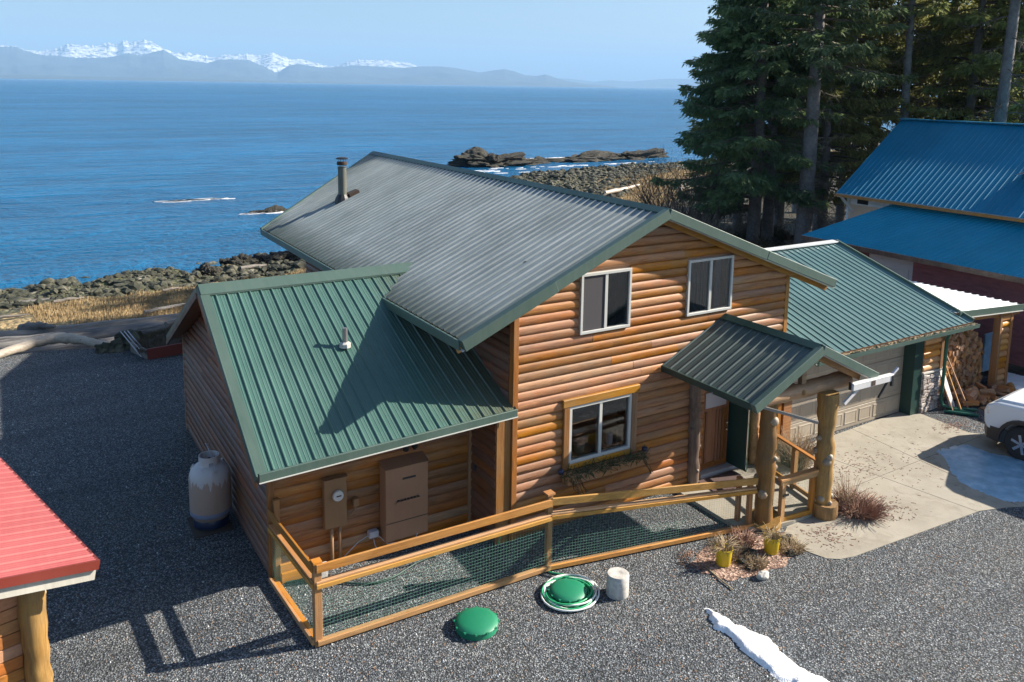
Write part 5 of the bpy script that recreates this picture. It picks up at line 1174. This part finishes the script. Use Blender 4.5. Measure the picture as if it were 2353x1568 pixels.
drift('driftwood_log', [(-8.9,16.2,.05),(-8.1,16.7,.14),(-7.2,17.2,.22),(-6.6,17.25,.26),(-6.1,17.0,.24),(-5.5,16.5,.12),(-5.0,16.2,.05)], [.10,.13,.16,.17,.16,.13,.08], 'pale curved driftwood log arching along the gravel edge', 3, 'drift_pale')
drift('driftwood_log', [(-7.5,22.9,-.75),(-6.9,22.4,-.60),(-6.4,22.0,-.62)], [.18,.14,.06], 'short forked driftwood branch resting on the huge grey log', 4)
drift('driftwood_log', [(-2.9,19.7,-.45),(-2.2,20.0,-.38),(-1.3,20.3,-.32)], [.12,.16,.12], 'pale tan driftwood piece near the annex rear corner', 5)
for i, (x, y, l, a, r, lab) in enumerate(((-6.6,33.3,1.9,.05,.14,'grey log lying among the rocks at the far left shore'),(-5.4,31,1.3,.15,.08,'whitish driftwood stick in the golden grass at the left'),(-1.5,26.6,2.6,.22,.09,'long weathered pole lying in the shaded grass'),(.9,29.5,1.0,-.6,.10,'pale short log beside the annex ridge end'),(-4.6,24.8,1.2,.0,.08,'grey stick lying in the near grass band'),(-8.0,28.5,1.8,.05,.07,'thin pale pole at the left frame edge in the grass'),(4.2,34.9,1.5,.1,.12,'grey driftwood log on the shaded upper shore'),(7.2,37.2,1.3,.0,.10,'driftwood log near the eave corner by the water'),(-.8,30.8,1.0,.1,.06,'short tan stick in the upper grass'))):
    z = float(ground_z([(x,y)], True)[0])+.1; dx, dy = l*math.cos(a), l*math.sin(a); drift('driftwood_log', [(x-dx/2*1.0,y-dy/2,z),(x,y,z+.04),(x+dx/2,y+dy/2,z)], [r,r*.9,r*.5], lab, i+10, n_=8)
for i, (x, y, l, a, r, lab) in enumerate(((43.5,50.5,5.5,.25,.22,'long pale driftwood log on the golden point'),(48.5,46.5,3.5,.9,.25,'white driftwood log in the heap left of the brush'),(50.5,49.5,4.5,.6,.3,'bleached driftwood log in the middle of the heap by the brush'),(53,51,4,.3,.28,'bleached driftwood log at the right end of the heap by the brush'),(47,44.6,4,.2,.22,'grey driftwood log lowest in the heap by the brush'),(52,48.5,3.6,1.1,.2,'slanting white driftwood log in the heap by the brush'))):
    z = float(ground_z([(x,y)], True)[0])+.25; dx, dy = l*math.cos(a), l*math.sin(a); o = drift('driftwood_log', [(x-dx/2,y-dy/2,z),(x,y,z+.1),(x+dx/2,y+dy/2,z+.35)], [r,r*.9,r*.5], lab, i+30, 'drift_pale', n_=8)
for i, (x, y, z, r, l) in enumerate(((-5.35,15.9,.08,.22,'low pale rock left in the row at the gravel edge'),(-5.0,15.85,.10,.25,'mossy grey rock in the middle of the row at the gravel edge'),(-4.6,16.0,.22,.36,'tall craggy grey rock at the gravel edge by the raised bed'))): boulder(x,y,z,r,M['pebble'],'rock',l,'rock',i+60,(1.2,.8,.9),3,amp=.6)
bed = thing('raised_bed', 'low raised bed with a dark red border holding dry grass by the annex rear', 'raised bed', (-3.6,15,0))
MB().bar((-4.28,14.45,.16),(-2.6,14.30,.28), .06,.34).build('border', M['red_trim'], bed); MB().bar((-4.28,14.45,.16),(-4.6,15.5,.16), .06,.3).build('border', M['drift'], bed)
bs = MB(); vs = []; 
for j in range(9):
    for i in range(13):
        x = -4.5+i*.17; y = 14.5+j*.2; vs.append((x,y,.22+.32*math.sin(math.pi*i/12)*math.sin(math.pi*(j+.5)/9)+random.uniform(-.03,.03)))
bs.add(vs, [(j*13+i,j*13+i+1,(j+1)*13+i+1,(j+1)*13+i) for j in range(8) for i in range(12)]); bs.build('soil', M['dirt'], bed)
gg = MB()
for i in range(2600):
    x = random.uniform(-4.5,-2.5); y = random.uniform(14.45,16.1); zz = .2+.3*math.sin(math.pi*(x+4.5)/2.04)*math.sin(math.pi*(y-14.4)/1.8); h = random.uniform(.06,.2); a = random.uniform(0,6.28); w2 = .012
    gg.add([(x-w2*math.cos(a),y-w2*math.sin(a),zz),(x+w2*math.cos(a),y+w2*math.sin(a),zz),(x+random.uniform(-.08,.08),y+random.uniform(-.08,.08),zz+h)], [(0,1,2)])
tag(gg.build('dry_grass', M['brush'], bed), kind='stuff')
for k_ in range(3):
    x = -4.45+k_*.1; MB().tube([(x,14.5+.3*k_,.1),(x-.3,14.9,.55),(x-.45,15.3,.75)], .015, 5).build('stake', M['grey_pl'], bed)

# ------------------------------------------------------------------ trees
def spruce(H, Rm, z_low, seed, nb=95, dens=1.0, lean=0.0, dead=12, tr=.33, needle='needle', onesided=None):
    """returns trunk, limbs, crown meshes built at the origin"""
    rg = np.random.default_rng(seed); tm = MB(); k = 16; P_ = []; R_ = []
    for i in range(k+1):
        t_ = i/k; P_.append(Vector((lean*t_*H + .10*math.sin(t_*5+seed), .10*math.cos(t_*4+seed)-.1, -1.0 + (H+1)*t_))); R_.append(tr*(1-t_)**.75*(1.35 if i == 0 else 1)+.02)
    tm.tube(P_, R_, 10); lm_ = MB(); V = []; F = []
    def axis(z): t_ = (z+1)/(H+1)*k; i = min(int(t_), k-1); return P_[i].lerp(P_[i+1], t_-i)
    for b in range(nb + dead):
        isdead = b >= nb
        if isdead: z = rg.uniform(1.5, z_low+2.5); L = rg.uniform(.8, Rm*.55)
        else:
            q = rg.random()**.85; z = z_low + (H-z_low-.5)*q; L = Rm*(1-q)**.75*rg.uniform(.6,1.15)*(min(1, .55+q*6)) + .35
        a = rg.uniform(0, 2*math.pi)
        if onesided is not None and rg.random() < .35: a = onesided + rg.normal(0,.7)
        o = axis(z); rise = rg.uniform(-.05,.22) if not isdead else rg.uniform(-.3,.2); droop = rg.uniform(.25,.5) if not isdead else .2
        segs = 6; pts = []
        for i in range(segs+1):
            t_ = i/segs; pts.append(o + Vector((math.cos(a)*L*t_, math.sin(a)*L*t_, L*(rise*t_ - droop*t_*t_ + .22*t_**4))))
        lm_.tube(pts, [max(.012, (.045 if not isdead else .03)*(L/3)*(1-i/segs)+.010) for i in range(segs+1)], 4, False)
        if isdead:
            for q2 in range(int(L*9)):
                t_ = rg.uniform(.25,1); i = min(int(t_*segs), segs-1); p = pts[i].lerp(pts[i+1], t_*segs-i); d = Vector((rg.normal(), rg.normal(), rg.normal()-.6)).normalized()*rg.uniform(.2,.7); lm_.tube([p, p+d*.6, p+d+Vector((0,0,-.1))], .008, 3, False)
            continue
        dirv = Vector((math.cos(a), math.sin(a), 0)); sd2 = Vector((-dirv.y, dirv.x, 0))
        nsp = int((7 + L*15)*dens)
        for q2 in range(nsp):
            t_ = rg.uniform(.16,1)**.8; i = min(int(t_*segs), segs-1); p = pts[i].lerp(pts[i+1], min(1,t_*segs-i))
            spread = L*.30*(1.05-t_)+.10; off = rg.uniform(-1,1)*spread
            c = p + sd2*off + dirv*abs(off)*.3 + Vector((0,0,-abs(off)*.25))
            for m_ in range(4):
                ax = (sd2*np.sign(off)*rg.uniform(.1,1) + dirv*rg.uniform(.1,.9) + Vector((0,0,rg.uniform(-1.0,.05)))).normalized()*rg.uniform(.20,.46)
                wv = Vector((rg.normal(), rg.normal(), rg.normal()*.5)).normalized()*rg.uniform(.035,.075)
                s0 = c + Vector((rg.normal()*.07, rg.normal()*.07, rg.normal()*.05)); bi = len(V)
                V += [s0-wv*.6, s0+ax*.55+wv, s0+ax, s0+ax*.5-wv]; F += [(bi,bi+1,bi+2,bi+3)]
        # a fringe along the branch axis itself
    me = bpy.data.meshes.new('crown'); me.from_pydata([tuple(v) for v in V], [], F); me.materials.append(M[needle])
    return tm.mesh('trunk', M['bark'], True), lm_.mesh('limbs', M['twig']), me
def plant_tree(meshes, x, y, label, rz=0, s=1.0, z=None, needle=None):
    o = thing('spruce_tree', label, 'tree', (x, y, (float(ground_z([(x,y)])[0]) if z is None else z)), rz, 'spruce trees behind the house and barn'); o.scale = (s,s,s)
    for nm, me_ in zip(('trunk','limbs','crown'), meshes):
        q = link(nm, me_, o, True)
        if nm == 'limbs': q['kind'] = 'stuff'
    return o
def place(dx_deg, dist): return (CAM.x+math.sin(R(dx_deg))*dist, CAM.y+math.cos(R(dx_deg))*dist)
from math import degrees
T1 = spruce(18, 4.3, 2.9, 1, nb=235, dens=1.35, dead=10, onesided=R(150), needle='needle')
T2 = spruce(20, 3.8, 9.0, 2, nb=95, dens=1.0, lean=.035, dead=44, tr=.40, needle='needle')
T3 = spruce(17.5, 3.9, 3.6, 3, nb=125, dens=1.0, lean=.01, dead=22, tr=.28, needle='needle2')
T4 = spruce(18.5, 4.2, 6.4, 4, nb=130, dens=1.05, lean=.02, dead=26, tr=.30, needle='needle2')
T5 = spruce(23, 3.6, 11.5, 5, nb=70, dens=1.0, lean=.03, dead=50, tr=.26, needle='needle2')
def az_of(x): return np.interp(x, [1400,1600,1800,2000,2200,2400,2700], [38.0,43.72,49.19,54.35,59.15,63.6,69.5])
spec = [(T1,1745,42,'dense dark spruce at the left end of the stand, boughs over the water',0,1.0),
 (T2,1858,40.5,'spruce with a thick bare grey trunk standing in front of the stand',0,1.0),
 (T2,1788,43.5,'spruce with a pale lower trunk just left of the thick grey trunk',2.0,.78),
 (T3,1905,45,'leaning dark trunked spruce right of the thick grey trunk',1.0,.95),
 (T5,2095,48,'slim pale trunked spruce rising behind the left end of the barn ridge',1.2,1.0),
 (T5,2300,42,'tall spruce with thick trunk behind the barn at the right',0,1.15),
 (T3,1800,50,'spruce deep in the stand behind the thick grey trunk',.5,1.1),
 (T4,1895,55,'spruce in the rear row seen between the thick and the leaning trunks',.4,1.0),
 (T3,1962,52,'spruce in the rear row just left of the barn gable',3.1,1.1),
 (T3,2030,56,'spruce in the rear row above the barn gable corner',4.1,1.15),
 (T4,2165,53,'spruce behind the barn ridge right of the slim pale trunk',5.0,1.1),
 (T3,2235,50,'olive spruce behind the middle of the visible barn ridge',5.6,1.15),
 (T3,2385,52,'olive spruce cut by the right frame edge',.9,1.15),
 (T4,2450,48,'spruce beyond the right frame edge',3.3,1.05),
 (T3,2275,62,'farthest spruce seen between the two right trunks',1.9,1.2),
 (T4,2120,64,'farthest spruce behind the slim pale trunk',2.9,1.2),
 (T3,1712,47,'spruce behind the dense left one showing over its shoulder',2.2,1.0),
 (T3,1845,62,'farthest spruce behind the thick grey trunk',.2,1.2)]
for meshes, px, dist, lab, rz, s in spec:
    x, y = place(az_of(px), dist); plant_tree(meshes, x, y, lab, rz, s)
# bare shrub and undergrowth
def bare_bush(H, seed, n_=26, m='twig'):
    rg = random.Random(seed); mb = MB()
    def grow(p, d, l, r, lev):
        pts = [p]; q = p
        for i in range(4):
            d = (d + Vector((rg.uniform(-.25,.25), rg.uniform(-.25,.25), rg.uniform(-.05,.18)))).normalized(); q = q + d*l/4; pts.append(q)
            if lev < 3 and i > 0:
                for _ in range(2 if lev < 2 else 1): grow(q, (d+Vector((rg.uniform(-.9,.9), rg.uniform(-.9,.9), rg.uniform(-.1,.5)))).normalized(), l*.55, r*.62, lev+1)
        mb.tube(pts, [r, r*.9, r*.75, r*.6, r*.35], 3, False)
    for i in range(n_):
        a = rg.uniform(0,6.28); grow(Vector((math.cos(a)*.3, math.sin(a)*.3, -.1)), Vector((math.cos(a)*.5, math.sin(a)*.5, 1)).normalized(), H*rg.uniform(.5,.75), .035, 1)
    return mb.mesh('bare_shrub', M[m])
bbm = bare_bush(5.2, 3, 30); bb2 = bare_bush(1.8, 4, 12, 'twig')
def put(me_, x, y, name, label, cat, s=1, rz=0, group=None, zs=1):
    o = link(name, me_); o.location = (x,y,float(ground_z([(x,y)])[0])); o.scale = (s,s,s*zs); o.rotation_euler = (0,0,rz); return tag(o, label, cat, group)
x, y = place(az_of(1590), 43); put(bbm, x, y, 'bare_shrub', 'large leafless shrub against the water left of the spruces', 'shrub')
x, y = place(az_of(1645), 40); put(bbm, x, y, 'bare_shrub', 'smaller leafless shrub under the boughs of the left spruce', 'shrub', .62, 2)
def brush_mesh(seed, m, n_=3000, hh=1.0):
    rg = np.random.default_rng(seed); V = []; F = []
    for i in range(n_):
        r = math.sqrt(rg.random())*1.4; a = rg.uniform(0,6.28); h = hh*(1-(r/1.6)**2)*rg.random()**.6; c = Vector((r*math.cos(a), r*math.sin(a), h-.1)); ax = Vector((rg.normal(), rg.normal(), rg.normal()+.5)).normalized()*rg.uniform(.10,.30); wv = ax.orthogonal().normalized()*rg.uniform(.010,.035); b = len(V); V += [c-wv, c+wv, c+ax]; F.append((b,b+1,b+2))
    me = bpy.data.meshes.new('brush'); me.from_pydata([tuple(v) for v in V], [], F); me.materials.append(m); return me
BR = [brush_mesh(1, M['brush']), brush_mesh(2, M['brushg']), brush_mesh(3, M['brush'], 2400, 1.4), brush_mesh(4, M['brushg'], 3400, 1.2)]
rg = random.Random(12); spots = []
for i in range(150):
    px = rg.uniform(1520, 1960); d = rg.uniform(25 if px > 1600 else 33, 47); x, y = place(az_of(px), d)
    if x < 15.5 and y < 9.2: continue
    if 18 < x and y < 9.8: continue
    s = rg.uniform(.65,1.25); o = put(BR[rg.randrange(4)], x, y, 'brush', 'tangled winter undergrowth bush beneath the spruces', 'bush', s, rg.uniform(0,6.28), 'undergrowth bushes beneath the spruces')
for i in range(26):
    x = rg.uniform(11,20); y = rg.uniform(17.5,27); put(BR[rg.randrange(4)], x, y, 'brush', 'winter undergrowth bush between the house and the beach', 'bush', rg.uniform(.6,1.0), rg.uniform(0,6.28), 'undergrowth bushes between house and beach')
